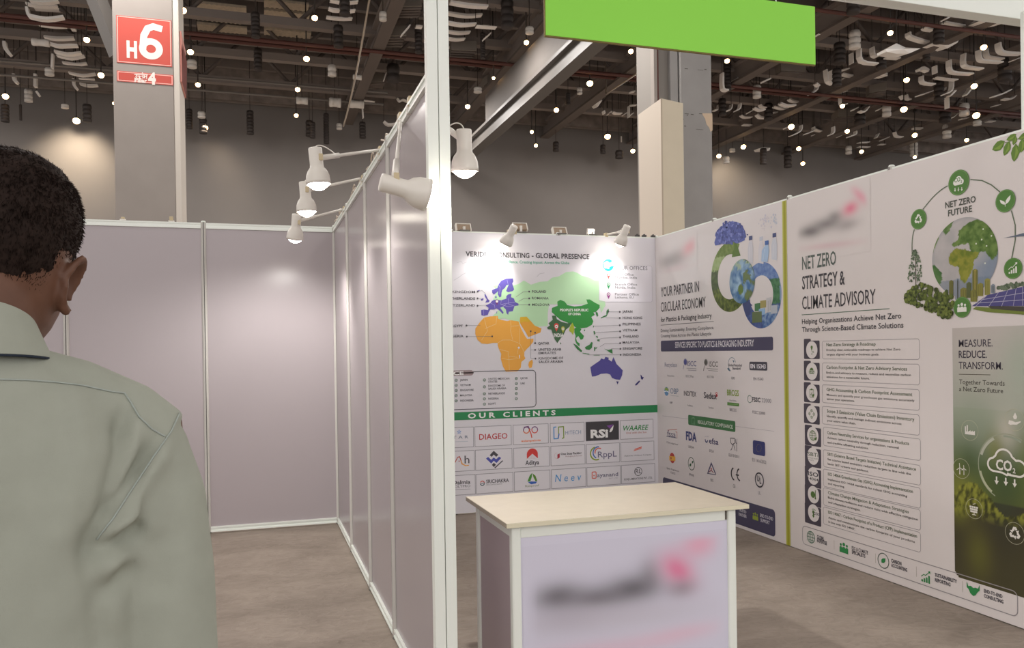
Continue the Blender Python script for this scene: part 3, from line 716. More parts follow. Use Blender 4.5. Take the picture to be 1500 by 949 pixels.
A.poly([720, 820, 728, 826, 735, 838, 745, 838, 735, 858, 725, 852], '#3f3a78', 2); A.poly([712, 862, 718, 870, 700, 890, 688, 900, 682, 892, 698, 875], '#3f3a78', 2)
A.done('map_region', t, 'violet Australia and New Zealand')
A.zoom(660, 390, 5.929).start()
PUR = '#6157a8'
for l in ([360, 208, 385, 195, 405, 190, 415, 160, 440, 125, 480, 108, 540, 105, 545, 130, 535, 150, 552, 200, 540, 215, 500, 225, 482, 215, 495, 180, 505, 160, 485, 165, 470, 190, 450, 205, 442, 230, 440, 262, 425, 270, 410, 245, 412, 215, 400, 228, 375, 245, 362, 230],
          [498, 245, 528, 238, 525, 268, 550, 280, 560, 310, 590, 325, 590, 340, 555, 345, 540, 390, 505, 395, 500, 420, 505, 428, 485, 405, 480, 375, 455, 350, 440, 355, 430, 360, 460, 400, 455, 415, 420, 380, 400, 365, 380, 375, 345, 375, 330, 400, 325, 420, 290, 430, 268, 425, 265, 380, 290, 375, 325, 380, 330, 360, 305, 340, 345, 320, 360, 300, 380, 290, 440, 295, 485, 280, 483, 260],
          [293, 242, 305, 245, 325, 285, 340, 300, 330, 312, 300, 315, 315, 290, 298, 262], [262, 285, 285, 275, 285, 292, 268, 300], [228, 212, 255, 205, 250, 214, 230, 220], [385, 265, 398, 255, 400, 275, 390, 278], [398, 395, 404, 390, 403, 412, 398, 410]):
    A.poly(l, PUR, 2)
for l in ([415, 160, 430, 180, 425, 240], [490, 120, 500, 160], [440, 295, 435, 330, 480, 345], [500, 280, 505, 330, 555, 345], [345, 320, 380, 335, 385, 365], [440, 330, 500, 320, 560, 310], [480, 345, 500, 350, 540, 345], [285, 378, 288, 425], [455, 350, 480, 330]): A.line(l, 2, '#b9b3d8', 3)
A.icon('pin', 402, 312, 27, '#7d3c70', 5); A.disc(402, 305, 11, '#eee6ee', 6)
A.done('map_region', t, 'violet Europe with a plum pin')
A.start()
AFR = '#e6a749'
A.poly([215, 540, 250, 490, 290, 445, 340, 435, 410, 430, 412, 455, 440, 465, 490, 475, 520, 468, 590, 478, 612, 540, 650, 610, 665, 630, 720, 628, 718, 655, 690, 690, 660, 720, 640, 745, 640, 780, 650, 800, 615, 830, 610, 880, 580, 912, 480, 915, 455, 870, 435, 800, 440, 760, 420, 720, 410, 690, 408, 665, 370, 665, 320, 675, 270, 670, 235, 640, 215, 590], AFR, 2)
A.poly([680, 830, 708, 808, 715, 835, 705, 878, 685, 885, 675, 860], AFR, 2)
A.poly([605, 440, 660, 437, 700, 480, 730, 515, 790, 540, 780, 575, 740, 590, 675, 615, 650, 570, 608, 505, 600, 480], '#dc9f3e', 2)
A.poly([605, 440, 660, 437, 690, 470, 680, 485, 640, 478, 608, 490], '#d3ad33', 3)
for l in ([520, 470, 525, 520, 520, 560], [400, 435, 395, 500, 300, 540], [525, 520, 590, 515], [410, 665, 450, 640, 520, 640, 600, 670], [420, 720, 500, 740, 500, 780, 580, 790], [600, 540, 600, 670, 640, 745], [290, 445, 320, 560, 270, 640], [505, 780, 510, 900], [520, 560, 540, 640], [440, 800, 505, 810, 600, 800], [590, 700, 580, 760]): A.line(l, 2, '#f0d9ae', 3)
A.poly([580, 708, 592, 696, 602, 706, 594, 718], '#e2e0e6', 4); A.poly([594, 770, 602, 770, 602, 800, 595, 796], '#e2e0e6', 4)
A.done('map_region', t, 'orange Africa and Arabia')
# captions with their leader lines
A.zoom(650, 340, 4.6875)
TX = '#4b494f'
CAPS = [('UNITED KINGDOM', -78, 417, 215, [233, 408, 262, 400, 290, 425]), ('NETHERLANDS', 10, 463, 215, [232, 455, 262, 458]), ('SWITZERLAND', 8, 510, 215, [232, 505, 300, 500]), ('POLAND', 605, 416, 703, [586, 408, 545, 410, 495, 445]), ('ROMANIA', 605, 461, 720, [586, 455, 550, 455, 515, 475]), ('MOLDOVA', 607, 506, 727, [586, 498, 515, 497]),
        ('EGYPT', 55, 652, 132, [156, 641, 250, 640]), ('NIGERIA', 25, 722, 136, [158, 717, 332, 715]), ('QATAR', 648, 771, 724, [627, 762, 627, 690]), ('UNITED ARAB/EMIRATES', 650, 813, 806, [627, 808, 597, 806, 597, 680]), ('KINGDOME OF/SAUDI ARABIA', 651, 873, 820, [629, 868, 597, 866, 597, 800]),
        ('JAPAN', 1226, 553, 1295, [1208, 547, 1130, 546]), ('HONG KONG', 1228, 596, 1362, [1208, 589, 1110, 588]), ('PILIPPINES', 1228, 639, 1352, [1208, 639, 1030, 646]), ('VIETNAM', 1228, 681, 1328, [1210, 681, 1045, 688, 1038, 700]), ('THAILAND', 1228, 723, 1338, [1210, 722, 1085, 728, 1058, 745]), ('MALAYSIA', 1228, 764, 1343, [1210, 762, 1105, 765, 1075, 785]), ('SINGAPORE', 1228, 806, 1362, [1212, 801, 1150, 800]), ('INDONESIA', 1230, 848, 1356, [1214, 842, 1000, 842])]
for s_, x0, y, x1, l in CAPS:
    A.start(); ln = s_.split('/')
    A.text(ln[0], x0, y, x1, y, 16, TX, 3, .018)
    if len(ln) > 1: A.text(ln[1], x0, y+24, x0+(x1-x0)*(.77 if 'EM' in ln[1] else 1), y+24, 16, TX, 3, .018)
    A.disc(l[0], l[1], 6.5, TX, 4, 12); A.line(l, 2, '#77757b', 4)
    if s_ in ('NIGERIA', 'QATAR', 'JAPAN') or 'ARAB/' in s_: A.disc(l[-2], l[-1], 6, TX, 5, 12)
    A.done('map_caption', t)
A.start()                                             # faint coast of the far north
A.line([70, 330, 100, 312, 130, 290, 150, 280], 3, '#b9b8be', 1); A.done('faint_coastline', t)
A.start(); A.line([90, 210, 120, 200, 130, 215, 160, 205], 3, '#c3c2c8', 1); A.done('faint_coastline', t)
A.start(); A.line([640, 305, 660, 285, 690, 280], 4, '#c0bfc5', 1); A.done('faint_coastline', t)
# check list box
A.zoom(650, 530, 4.6875).start()
A.frame(-260, 76, 634, 308, 5, '#4e4c54', 2, 26)
A.upoly(A.rr(*A.p(-240, 103), *A.p(205, 56), A.dv(205, 80, 22)), '#9b8a8c', 3); A.text('PRESENCE', -135, 92, 136, 91, 24, '#eeeaec', 4, .03)
for x, l in ((85, [(126, 'JAPAN', ''), (161, 'VIETNAM', ''), (196, 'SINGAPORE', ''), (231, 'MALAYSIA', ''), (267, 'INDONESIA', '')]), (279, [(124, 'UNITED MEXICAN', 'STATES'), (171, 'KINGDOME OF', 'SAUDI ARABIA'), (219, 'NETHERLANDS', ''), (254, 'NIGERIA', ''), (290, 'EGYPT', '')]), (498, [(114, 'QATAR', ''), (149, 'UAE', ''), (183, '', ''), (217, '', ''), (253, '', '')])):
    for y, a, b_ in l:
        A.arc(x, y, 8.5, 3.2, '#3c6a4c', 3, n=16); A.line([x-4, y, x-1, y+3, x+5, y-4], 2.5, '#3c6a4c', 3)
        if a: A.text(a, x+27, y+(5 if not b_ else -1), x+27+10.3*len(a), y+(3 if not b_ else -3), 13, '#5c5a62', 3, .015)
        if b_: A.text(b_, x+27, y+19, x+27+10.3*len(b_), y+17, 13, '#5c5a62', 3, .015)
A.done('check_list', t)
A.start(); u0 = XP+.045
a, b_ = A.p(80, 402), A.p(1464, 345); a2, b2 = A.p(80, 350), A.p(1464, 291)
va, vb = (a[1]+b_[1])/2, (a2[1]+b2[1])/2
A.upoly([(u0, va), (XR-.003, va), (XR-.003, vb), (u0, vb)], '#2f8553', 1)
A.text('O U R   C L I E N T S', 165, 386, 768, 365, 33, '#eef0ee', 3, .035); A.done('green_band', t)
# client tiles: measured corners in the picture
XS = [(-38, 204), (214, 463), (477, 718), (732, 964), (976, 1202), (1213, 1438)]
ROWS = [(448, 586, 396, 523), (608, 752, 548, 672), (778, 912, 700, 826)]       # top, bottom at the left end; top, bottom at the right end
def tile(i, j):
    x0, x1 = XS[i]; tl, bl, tr, br = ROWS[j]
    vt = (A.p(80, tl)[1]+A.p(1438, tr)[1])/2; vb_ = (A.p(80, bl)[1]+A.p(1438, br)[1])/2
    ua = A.p(x0+j*4, (tl+bl)/2)[0]; ub = A.p(x1+j*6, (tl+bl)/2)[0]
    return ua, vb_, ub, vt
def tstart(i, j, dark=False):
    A.start(); u0, v0, u1, v1 = tile(i, j)
    A.upoly([(u0, v0), (u1, v0), (u1, v1), (u0, v1)], '#454347' if dark else '#d9d7dd', 1)
    A.uline([(u0, v0), (u1, v0), (u1, v1), (u0, v1)], .004, '#85838a', 2, True)
A.zoom(650, 530, 4.6875)
def lg(i, j, fn, dark=False):
    A.zoom(650, 530, 4.6875); tstart(i, j, dark); fn(); A.done('logo_tile', t)
def f00(): A.uline(A.U(105, 480, 14)[0]([0, 1, .25, .3, .95, .3, .4, -.15, .6, -.85, 0, -.4, -.6, -.85, -.4, -.15, -.95, .3, -.25, .3]), .005, '#7d9ccb', 3, True); A.text('S T A R', 30, 529, 168, 526, 20, '#5b6a80', 3); A.line([80, 548, 165, 545], 3, '#b4bac6', 3)
def f10(): A.text('DIAGEO', 243, 534, 437, 526, 38, '#b5393c', 3, .01)
def f20():
    A.arc(567, 468, 21, 6, '#6a3470', 3, 20, 200, 14); A.arc(567, 468, 21, 6, '#d8703a', 4, 200, 380, 14); A.arc(624, 466, 21, 6, '#6a3470', 3, -20, 160, 14); A.arc(624, 466, 21, 6, '#d05040', 4, 160, 340, 14)
    A.line([588, 468, 598, 490, 604, 518], 7, '#d2553a', 4); A.line([550, 448, 580, 442, 592, 466], 5, '#6a3470', 3); A.text('asianpaints', 532, 549, 665, 543, 14, '#d97a45', 3, .02)
def f30():
    A.line([770, 447, 755, 449, 757, 528, 785, 525], 7, '#4b8fc9', 3); A.line([785, 525, 790, 500, 790, 494], 8, '#3a6fb5', 3); A.line([788, 490, 788, 447, 822, 444, 824, 520, 814, 525], 7, '#7f9a3a', 3); A.text('HITECH', 834, 500, 942, 494, 26, '#8594b0', 3)
def f40(): A.text('RSi', 1008, 522, 1128, 514, 52, '#eeeef0', 3, .045); A.poly([1118, 438, 1165, 428, 1140, 458], '#7d4c9a', 3); A.poly([1136, 482, 1142, 462, 1166, 432, 1160, 466, 1148, 482], '#e8e6ec', 4)
def f50(): A.text('WAAREE', 1232, 472, 1406, 466, 34, '#2e8a48', 3, .03, .25); A.text('One with the Sun', 1252, 494, 1392, 488, 13, '#b0605a', 3)
def f01(): A.line([78, 688, 95, 655, 108, 650, 118, 676, 125, 700, 150, 712, 168, 710], 6, '#b5503c', 3); A.line([118, 680, 128, 700, 150, 712, 170, 710], 6, '#dfa23a', 4); A.text('h', 143, 697, 176, 696, 54, '#4a484e', 3); A.disc(105, 681, 4, '#a03838', 4, 10)
def f11():
    A.poly([315, 640, 343, 610, 374, 638, 360, 652, 343, 636, 329, 652], '#4a484e', 3)
    A.poly([290, 664, 304, 652, 326, 672, 342, 656, 360, 668, 380, 650, 394, 660, 362, 694, 343, 678, 326, 698], '#5257a8', 3); A.poly([330, 706, 344, 692, 358, 706, 344, 722], '#4a484e', 3)
    A.line([352, 726, 402, 680], 8, '#5c5a62', 3)
def f21():
    f, R = A.U(608, 634, 40); A._face(f([q for i in range(21) for q in (math.cos(i*math.pi/20), math.sin(i*math.pi/20))]+[-1, -.75, 0, .1, 1, -.75]), '#cc4440', 3)
    for k in range(5):
        for m_ in range(-k, k+1): A.disc(608+m_*6, 640+k*6, 1.4, '#b9807f', 3, 6)
    A.text('Aditya', 560, 708, 654, 702, 30, '#47454d', 3, .02)
def f31(): A.arc(778, 644, 20, 2, '#c9b0b4', 3, 90, 330); A.poly([780, 636, 796, 628, 796, 656, 780, 666], '#a23644', 3); A.text('One Stop Packing', 803, 638, 946, 632, 14, '#45434b', 3, .03); A.text('Packaging Solutions', 836, 652, 948, 647, 8, '#8c6a70', 3)
def f41():
    A.arc(1048, 628, 44, 9, '#8a9e30', 3, 110, 290); A.arc(1062, 622, 40, 8, '#4b72b4', 4, 90, 240); A.arc(1064, 620, 28, 7, '#cf5a48', 4, 60, 190); A.text('RppL', 1058, 657, 1188, 648, 40, '#6a6884', 3, .005)
def f51(): A.poly([1303, 612, 1310, 598, 1360, 580, 1356, 596], '#d9553c', 3); A.line([1306, 606, 1358, 588], 2.5, '#e8d6d2', 4); A.text('Shaktiman Wellness Company', 1240, 649, 1426, 640, 9, '#7a7880', 3, .02)
def f02(): A.text('Dalmia', 62, 842, 182, 836, 26, '#4a484e', 3, .02); A.text('POLYPRO', 62, 866, 182, 860, 18, '#77757d', 3); A.line([80, 876, 182, 872], 2, '#77757d', 3)
def f12(): A.arc(265, 832, 14, 6, '#c2544c', 3, 20, 150, 12); A.arc(265, 834, 14, 6, '#4a6064', 3, 190, 350, 12); A.line([254, 836, 278, 830], 4, '#4a6064', 4); A.text('SRICHAKRA', 291, 833, 447, 824, 24, '#504e56', 3, .02); A.text('CIRCULAR ECONOMY', 291, 848, 402, 842, 8, '#77757d', 3)
def f22(): A.poly([574, 822, 590, 780, 606, 762, 604, 790, 594, 820], '#4f9040', 3); A.poly([608, 764, 630, 782, 642, 818, 630, 820, 616, 792], '#5c8a34', 3); A.poly([578, 826, 600, 820, 640, 822, 632, 834, 600, 840], '#3e63b4', 3); A.text('Rainproof', 560, 860, 654, 853, 14, '#7c8a5a', 3)
def f32(): A.text('N e e v', 764, 824, 944, 812, 50, '#3c8fc9', 3, .0, .15)
def f42(): A.frame(1018, 756, 1046, 798, 6, '#d2604c', 3, 6); A.disc(1031, 780, 5, '#d2604c', 3, 8); A.text('ayanand', 1052, 790, 1197, 783, 26, '#77758a', 3, .015); A.text('PVT. LTD', 1135, 806, 1196, 800, 9, '#a3a1ad', 3)
def f52(): A.arc(1335, 752, 28, 4, '#4a484e', 3); A.text('RL', 1316, 766, 1355, 764, 30, '#4a484e', 3, 0, .1); A.text('KUNJ LAMINATIONS PVT. LTD.', 1238, 811, 1432, 802, 13, '#56545c', 3, .03)
for (i, j), fn in {(0, 0): f00, (1, 0): f10, (2, 0): f20, (3, 0): f30, (4, 0): f40, (5, 0): f50, (0, 1): f01, (1, 1): f11, (2, 1): f21, (3, 1): f31, (4, 1): f41, (5, 1): f51, (0, 2): f02, (1, 2): f12, (2, 2): f22, (3, 2): f32, (4, 2): f42, (5, 2): f52}.items():
    lg(i, j, fn, (i, j) == (4, 0))
# ================= prints on the right wall
AX = XR-.003
YS = onX(1155.5, 545, AX).y                      # edge between the two prints
t = thing('circular_economy_print', (XR, (YB+YS)/2, 0), 'print with the interlocking green and blue arrows on the deeper half of the right wall', 'poster')
sheet('print_sheet', t, AX, YS+.001, .006, XR-.001, YB-.004, HW-.012, '#d0cbcb')
A = Art('X', AX, None)
BLK = '#3e3c40'; NAVY = '#45425a'
# lime stripe
A.start(); u1 = -YS-.002; u0 = A.p(1148.5, 545)[0]
for k in range(6):
    f0, f1 = k/6, (k+1)/6
    c = ['#b9b878', '#a5a544', '#98982e', '#93932a', '#9c9c38', '#b4b26c'][k]
    A.upoly([(u0+(u1-u0)*f0, .006), (u0+(u1-u0)*f1, .006), (u0+(u1-u0)*f1, HW-.013), (u0+(u1-u0)*f0, HW-.013)], c, 1)
A.done('lime_stripe', t)
A.zoom(950, 300, 3.955)
blurlogo(A, 'blurred_logo', t, 45, 215, 285, 375, '#d0cbcb', [(.33, .62, .3, .2, .05, '#6f6b6c', .5), (.55, .55, .2, .2, .1, '#7a7677', .35), (.82, .38, .14, .2, .5, '#d4a0a8', .8), (.5, .85, .3, .1, 0, '#d0b4ba', .3)], 50, 40)
A.start(); A.text('YOUR PARTNER IN', 72, 532, 294, 503, 54, BLK, 2, .014); A.done('heading', t)
A.start(); A.text('CIRCULAR ECONOMY', 72, 618, 332, 594, 54, BLK, 2, .014); A.done('heading', t)
A.start(); A.text('for Plastics & Packaging Industry', 72, 676, 367, 657, 26, BLK, 2, .012); A.line([72, 697, 378, 675], 2.5, '#5f5d60', 2); A.done('strapline', t)
A.start(); A.text('Driving Sustainability. Ensuring Compliance.', 72, 739, 380, 718, 18, '#55535a', 2); A.text('Creating Value Across the Plastic Lifecycle', 72, 770, 364, 754, 18, '#55535a', 2); A.done('strapline', t)
A.start()
def quad(l, c, lay=1):                           # a level rectangle given by four measured corners (averaged)
    q = A.P(l); u0, u1 = (q[0][0]+q[3][0])/2, (q[1][0]+q[2][0])/2; v1, v0 = (q[0][1]+q[1][1])/2, (q[2][1]+q[3][1])/2
    r = min(.03, abs(v1-v0)*.16); A.upoly(A.rr(u0, v0, u1, v1, r), c, lay); return u0, v0, u1, v1
quad([72, 790, 722, 760, 722, 842, 72, 850], NAVY, 1)
A.text('SERVICES SPECIFIC TO PLASTICS & PACKAGING INDUSTRY', 155, 829, 612, 817, 32, '#d6d4da', 3, .01); A.done('title_bar', t)
# pictures: two arrows, globe, flowering crown, bottles
A.zoom(1030, 310, 5.275)
def greenring(x, y):
    n = nz(x, y, 9, 3)
    if y > .62: c = mixc(lin('#5f7a34'), lin('#7f9450'), .5+n)
    elif x < -.2 and y > .25+.08*nz(x, 0, 14, 1): c = mixc(lin('#8fa866'), lin('#a8ba86'), .5+n*.6)
    elif y > -.3: c = mixc(lin('#3f4f2c'), lin('#56683a'), .5+n)
    else: c = mixc(lin('#3c4a1e'), lin('#6f7c34'), .5+n*1.4)
    return c
o = A.p(208, 503); R1 = A.dv(208, 503, 272); R0 = R1*.64
A.polar('green_arrow_picture', t, o, R0, R1, 60, 318, 8, 130, greenring, 1)
A.start(); A.poly([258, 238, 290, 340, 222, 352, 230, 310], '#54702e', 1); A.done('arrow_head', t)
def bluering(x, y):
    n = nz(x, y, 8, 8)
    if y > .45: return mixc(lin('#4f6fb0'), lin('#7f9ac6'), .5+n)
    if x > .45 and y > -.3: return mixc(lin('#2f6440'), lin('#4f8458'), .5+n*1.5) if x < .93 else lin('#8fa6c8')
    if y < -.35 and x > .05: return mixc(lin('#3a5f9c'), lin('#8aa4c4'), .4+n*1.6)
    return mixc(lin('#36467e'), lin('#5064a0'), .5+n)
o = A.p(449, 646); R1 = A.dv(449, 646, 256); R0 = R1*.6
A.polar('blue_arrow_picture', t, o, R0, R1, 150, -172, 8, 130, bluering, 1)
A.start(); A.poly([303, 715, 345, 685, 382, 724, 366, 732, 360, 800, 330, 800], '#3a4270', 1); A.done('arrow_head', t)
A.start()
for (x0, y0, x1, y1, c) in ((400, 705, 442, 770, '#3f7048'), (443, 683, 488, 745, '#9a9058'), (490, 660, 530, 780, '#b9b9bc'), (525, 720, 575, 790, '#a9b0ba'), (432, 745, 480, 800, '#86a8c8'), (380, 770, 455, 860, '#5a6a48')):
    A.poly([x0, y0+6, x1, y0, x1, y1-6, x0, y1], c, 3)
A.line([505, 690, 505, 770], 3, '#6a6a70', 4); A.line([520, 680, 520, 760], 3, '#6a6a70', 4)
A.done('packaging_picture', t)
def earth(x, y):
    n = nz(x, y, 2.3, 5); k = .75+.35*x*-.6+.3*y
    sea = mixc(lin('#3a6aa0'), lin('#9fbfd6'), .45+nz(x, y, 3, 2)+.35*(y-x*.3))
    if n > .1 and x > .1: return mixc(lin('#3f5a34'), lin('#6a7c4c'), .5+n)
    if (x+.1)**2*3+(y+.35)**2*2.2 < .12: return mixc(lin('#4f7a2c'), lin('#7a7a3c'), .5+n)
    if y > .55 and n > -.1: return mixc(lin('#8fae8c'), lin('#b8c8b8'), .5+n)
    return tuple(v*max(.35, min(1.1, 1.05-.5*max(0, x*x+y*y-.5))) for v in sea)
o = A.p(301, 538); R1 = A.dv(301, 538, 172)
A.polar('globe_picture', t, o, 0, R1, 360, 0, 14, 60, earth, 4)
# flowering crown
random.seed(21)
c0 = A.p(215, 170)
A.start()
cols = ['#4c5690', '#5a66a6', '#6f7ab8', '#434c80', '#8088c0', '#5560a0']
W2 = A.dv(215, 170, 100)
A.poly([95, 262, 88, 235, 105, 180, 125, 130, 165, 95, 210, 75, 260, 78, 300, 105, 325, 150, 335, 195, 310, 220, 262, 245, 255, 232, 180, 230, 130, 255], '#525d98', 1)
for k in range(260):
    a = random.uniform(0, 2*math.pi); r = math.sqrt(random.random())
    x, y = 210+r*math.cos(a)*112, 165+r*math.sin(a)*88+ (20 if math.cos(a) < -.5 else 0)
    if y > 245 and x > 130: continue
    A.disc(x, y, random.uniform(7, 15), random.choice(cols), 2+k % 4, 7)
A.poly([88, 240, 105, 200, 135, 225, 130, 255, 95, 262], '#5a66a6', 2); A.poly([250, 240, 285, 215, 320, 200, 325, 220, 270, 245], '#5a66a6', 2)
A.poly([337, 172, 350, 175, 346, 184, 338, 182], '#3a4078', 2)
A.done('flower_crown_picture', t)
A.start()
for cx, top, w, c, bc in ((368, 185, 26, '#46507a', '#c3c3ca'), (450, 190, 26, '#b6bac6', '#c8c6cc'), (552, 162, 28, '#46507a', '#bfc3cc')):
    A.poly([cx-w*.5, top+6, cx+w*.5, top, cx+w*.5, top+32, cx-w*.5, top+38], c, 3)
    A.poly([cx-w*.45, top+44, cx+w*.45, top+40, cx+w*.75, top+95, cx+w*.7, top+215, cx-w*.8, top+205, cx-w*.85, top+100], bc, 2)
    A.line([cx-w*.3, top+90, cx-w*.4, top+190], 4, '#d4d4da', 3)
A.poly([480, 226, 508, 221, 508, 255, 480, 260], '#4a6aa6', 5); A.poly([480, 262, 506, 258, 512, 300, 500, 390, 452, 385, 456, 300], '#9db6d2', 4); A.line([478, 290, 466, 375], 5, '#c2d0e0', 5)
A.done('bottle_picture', t)
A.start()
for k in range(26):
    A.disc(440+random.gauss(30, 24), 60+random.gauss(20, 34), random.uniform(5, 13), random.choice(['#c3bec4', '#bdbbc6', '#c6c0c4']), 1, 8)
for k in range(14): A.disc(550+random.gauss(0, 16), 50+random.gauss(0, 24), random.uniform(5, 11), random.choice(['#b4bac6', '#bcbfc9']), 1, 8)
A.done('faint_smoke_picture', t)
# certificate logos
A.zoom(960, 500, 6.778)
CAPQ = []
def cap(s_, x0, y0, x1, y1, c='#77747a', h=15): CAPQ.append((s_, x0, y0, x1, y1, h, c, 2))
GR = '#55535c'; NV = '#454a80'
def cl(fn, lab=None):
    A.start(); fn(); A.done('certificate_logo', t, lab)
    for q in CAPQ: A.start(); A.text(*q); A.done('certificate_caption', t)
    CAPQ.clear()
def q0(): A.text('Recyclass', 95, 252, 214, 252, 42, '#7d7f95', 2); cap('Recyclass', 122, 346, 188, 350)
def q1(): A.disc(299, 204, 34, '#77789a', 2, 20); A.disc(299, 204, 24, '#4c4f8c', 3, 20); A.line([285, 235, 278, 275], 6, '#4c4f8c', 2); A.text('ISCC', 320, 246, 408, 246, 50, '#5c5f8e', 2); A.line([312, 265, 408, 272], 5, '#8c8a94', 2); A.line([326, 284, 408, 290], 5, '#8c8a94', 2); cap('ISCC Plus', 305, 354, 380, 360, h=22)
def q2(): A.disc(503, 208, 34, '#8a8886', 2, 20); A.disc(503, 208, 24, '#55534f', 3, 20); A.line([488, 242, 480, 290], 7, '#4a4846', 2); A.text('ISCC', 535, 250, 622, 250, 50, '#55534f', 2); A.line([512, 268, 622, 276], 5, '#8c8a8a', 2); A.line([528, 288, 622, 296], 5, '#8c8a8a', 2); cap('ISCC EU', 515, 362, 583, 366, h=22)
def q3(): A.arc(762, 228, 68, 6, '#7c8c98', 2, 20, 250); A.poly([768, 186, 786, 192, 780, 212], '#5a7488', 3); A.poly([715, 268, 735, 262, 745, 300, 725, 285], '#5a7488', 3); A.text('Global Recycled', 725, 246, 862, 248, 24, '#4c4a52', 3, .01); A.text('Standard', 766, 278, 846, 282, 24, '#4c4a52', 3, .01); cap('GRS', 755, 374, 792, 378, h=24)
def q4(): quad([936, 200, 1112, 204, 1112, 292, 936, 284], '#46444e', 1); A.text('EN 15343', 948, 264, 1098, 270, 40, '#dedce2', 3, .02); cap('EN 15343', 976, 384, 1074, 390, '#67646c', 28)
for f_ in (q0, q1, q2, q3, q4): cl(f_)
def w0():
    A.disc(112, 496, 44, '#5b86b0', 1, 24); A.poly([92, 470, 110, 455, 134, 475, 130, 490, 100, 486], '#86a04c', 2); A.line([86, 500, 112, 492, 136, 506], 9, '#dfe3e6', 2); A.text('OBP', 150, 522, 230, 520, 54, '#5d7896', 2); A.line([152, 536, 230, 544], 4, '#a6a8ac', 2); cap('OBP', 143, 616, 172, 618, h=20)
def w1(): A.text('INDITEX', 285, 536, 408, 550, 46, '#44424a', 2, .008); cap('Inditex', 322, 642, 372, 648, h=18)
def w2(): A.disc(608, 528, 24, '#b83440', 1, 20); A.line([598, 525, 612, 515, 618, 532], 6, '#e8dada', 3); A.text('Sedex', 484, 566, 612, 570, 60, '#44424a', 4, .015); cap('Sedex', 530, 664, 580, 670, h=20)
def w3(): A.text('BRCGS', 714, 534, 830, 544, 56, '#7d9a2c', 2, .02); cap('Food Safety', 738, 592, 806, 594, h=14); quad([716, 606, 832, 612, 832, 642, 716, 636], '#4f8038', 2); A.line([724, 622, 822, 626], 5, '#86a870', 4); cap('BRCGS', 740, 690, 806, 698, '#67646c', 28)
def w4(): A.arc(938, 572, 36, 8, '#7c9086', 2, 40, 330); A.text('FSSC', 962, 598, 1045, 602, 42, '#46444c', 2, .03); A.text('22000', 1058, 604, 1152, 612, 42, '#8a888e', 2); cap('FSSC 22000', 966, 718, 1092, 726, '#67646c', 28)
for f_ in (w0, w1, w2, w3, w4): cl(f_)
A.start(); A.line([70, 738, 330, 770], 3, '#a29ea4', 1); A.line([795, 842, 1180, 892], 3, '#a29ea4', 1)
quad([327, 732, 795, 788, 795, 896, 327, 830], '#3d6e44', 1); A.frame(362, 760, 394, 822, 4, '#6e9474', 2); A.line([366, 760, 388, 752], 5, '#6e9474', 2); A.arc(386, 808, 10, 4, '#6e9474', 3, n=10)
A.text('REGULATORY COMPLIANCE', 424, 816, 770, 866, 34, '#d3d8d0', 3, .012); A.done('title_bar', t)
A.zoom(960, 590, 4.746)
def e0(): A.text('fssa', 84, 236, 142, 240, 42, '#4e4c6e', 2); A.line([142, 200, 152, 205, 152, 245], 4, '#bf5a4c', 2); A.line([86, 190, 152, 183], 3, '#bf5a4c', 2); A.line([78, 232, 150, 245], 3, '#4e4c6e', 2); cap('FSSAI Approval', 80, 282, 158, 292, h=12)
def e1(): A.text('FDA', 214, 258, 288, 266, 56, '#3f4676', 2, .04); cap('USFDA', 230, 312, 268, 317, h=16)
def e2(): A.arc(356, 258, 15, 9, '#3f4676', 2, 180, 350); [A.disc(346+k*6, 232+abs(2-k)*2, 2, '#6a6e96', 2, 6) for k in range(5)]; A.text('efsa', 374, 282, 440, 292, 38, '#45436a', 2, .015); cap('EFSA', 376, 342, 408, 346, h=18)
def e3(): A.line([524, 245, 524, 275, 535, 290, 552, 280, 552, 247, 524, 245], 5, '#4e4c54', 2); A.line([540, 290, 532, 320, 526, 328], 5, '#4e4c54', 2); A.line([545, 290, 556, 330], 5, '#4e4c54', 2); A.line([558, 252, 560, 278, 567, 282, 567, 335], 5, '#4e4c54', 2); A.line([567, 282, 569, 252], 4, '#4e4c54', 2); cap('EU/10/2011', 512, 374, 584, 382, '#67646c', 20)
def e4():
    quad([679, 260, 764, 270, 764, 370, 679, 358], '#34386a', 1)
    for k in range(12): A.disc(721+22*.8*math.cos(k*math.pi/6), 314+26*math.sin(k*math.pi/6), 3.2, '#7c7440', 3, 6)
    cap('EU 1616/2022', 675, 408, 772, 422, '#67646c', 22)
def d0(): A.disc(118, 383, 36, '#b4443e', 1, 20); A.line([103, 385, 134, 388], 30, '#d8a63c', 2); A.disc(110, 384, 9, '#a8583a', 3, 10); cap('Spain Regulation', 80, 464, 166, 474, h=12); cap('1/2022', 106, 492, 140, 496, h=14)
def d1(): A.arc(251, 423, 43, 5, '#4a5c50', 2); A.icon('leaf', 244, 432, 18, '#3f6a4a', 2); A.icon('leaf', 260, 412, 16, '#55735c', 3); cap('PPWR', 236, 508, 270, 514, h=18)
def d2(): A.line([367, 484, 390, 420, 418, 490], 11, '#4a466a', 2); A.disc(390, 458, 8, '#a8485a', 2, 10); A.line([378, 478, 390, 468, 404, 484], 7, '#8a4058', 3); A.line([362, 490, 422, 500], 5, '#4a466a', 2); cap('BIS', 385, 546, 404, 549, h=20)
def d3(): A.arc(548, 494, 40, 11, '#38363c', 2, 110, 265, 16, .85); A.arc(588, 500, 40, 11, '#38363c', 2, 110, 265, 16, .85); A.line([562, 500, 580, 503], 9, '#38363c', 2); cap('CE', 541, 590, 557, 592, '#67646c', 24)
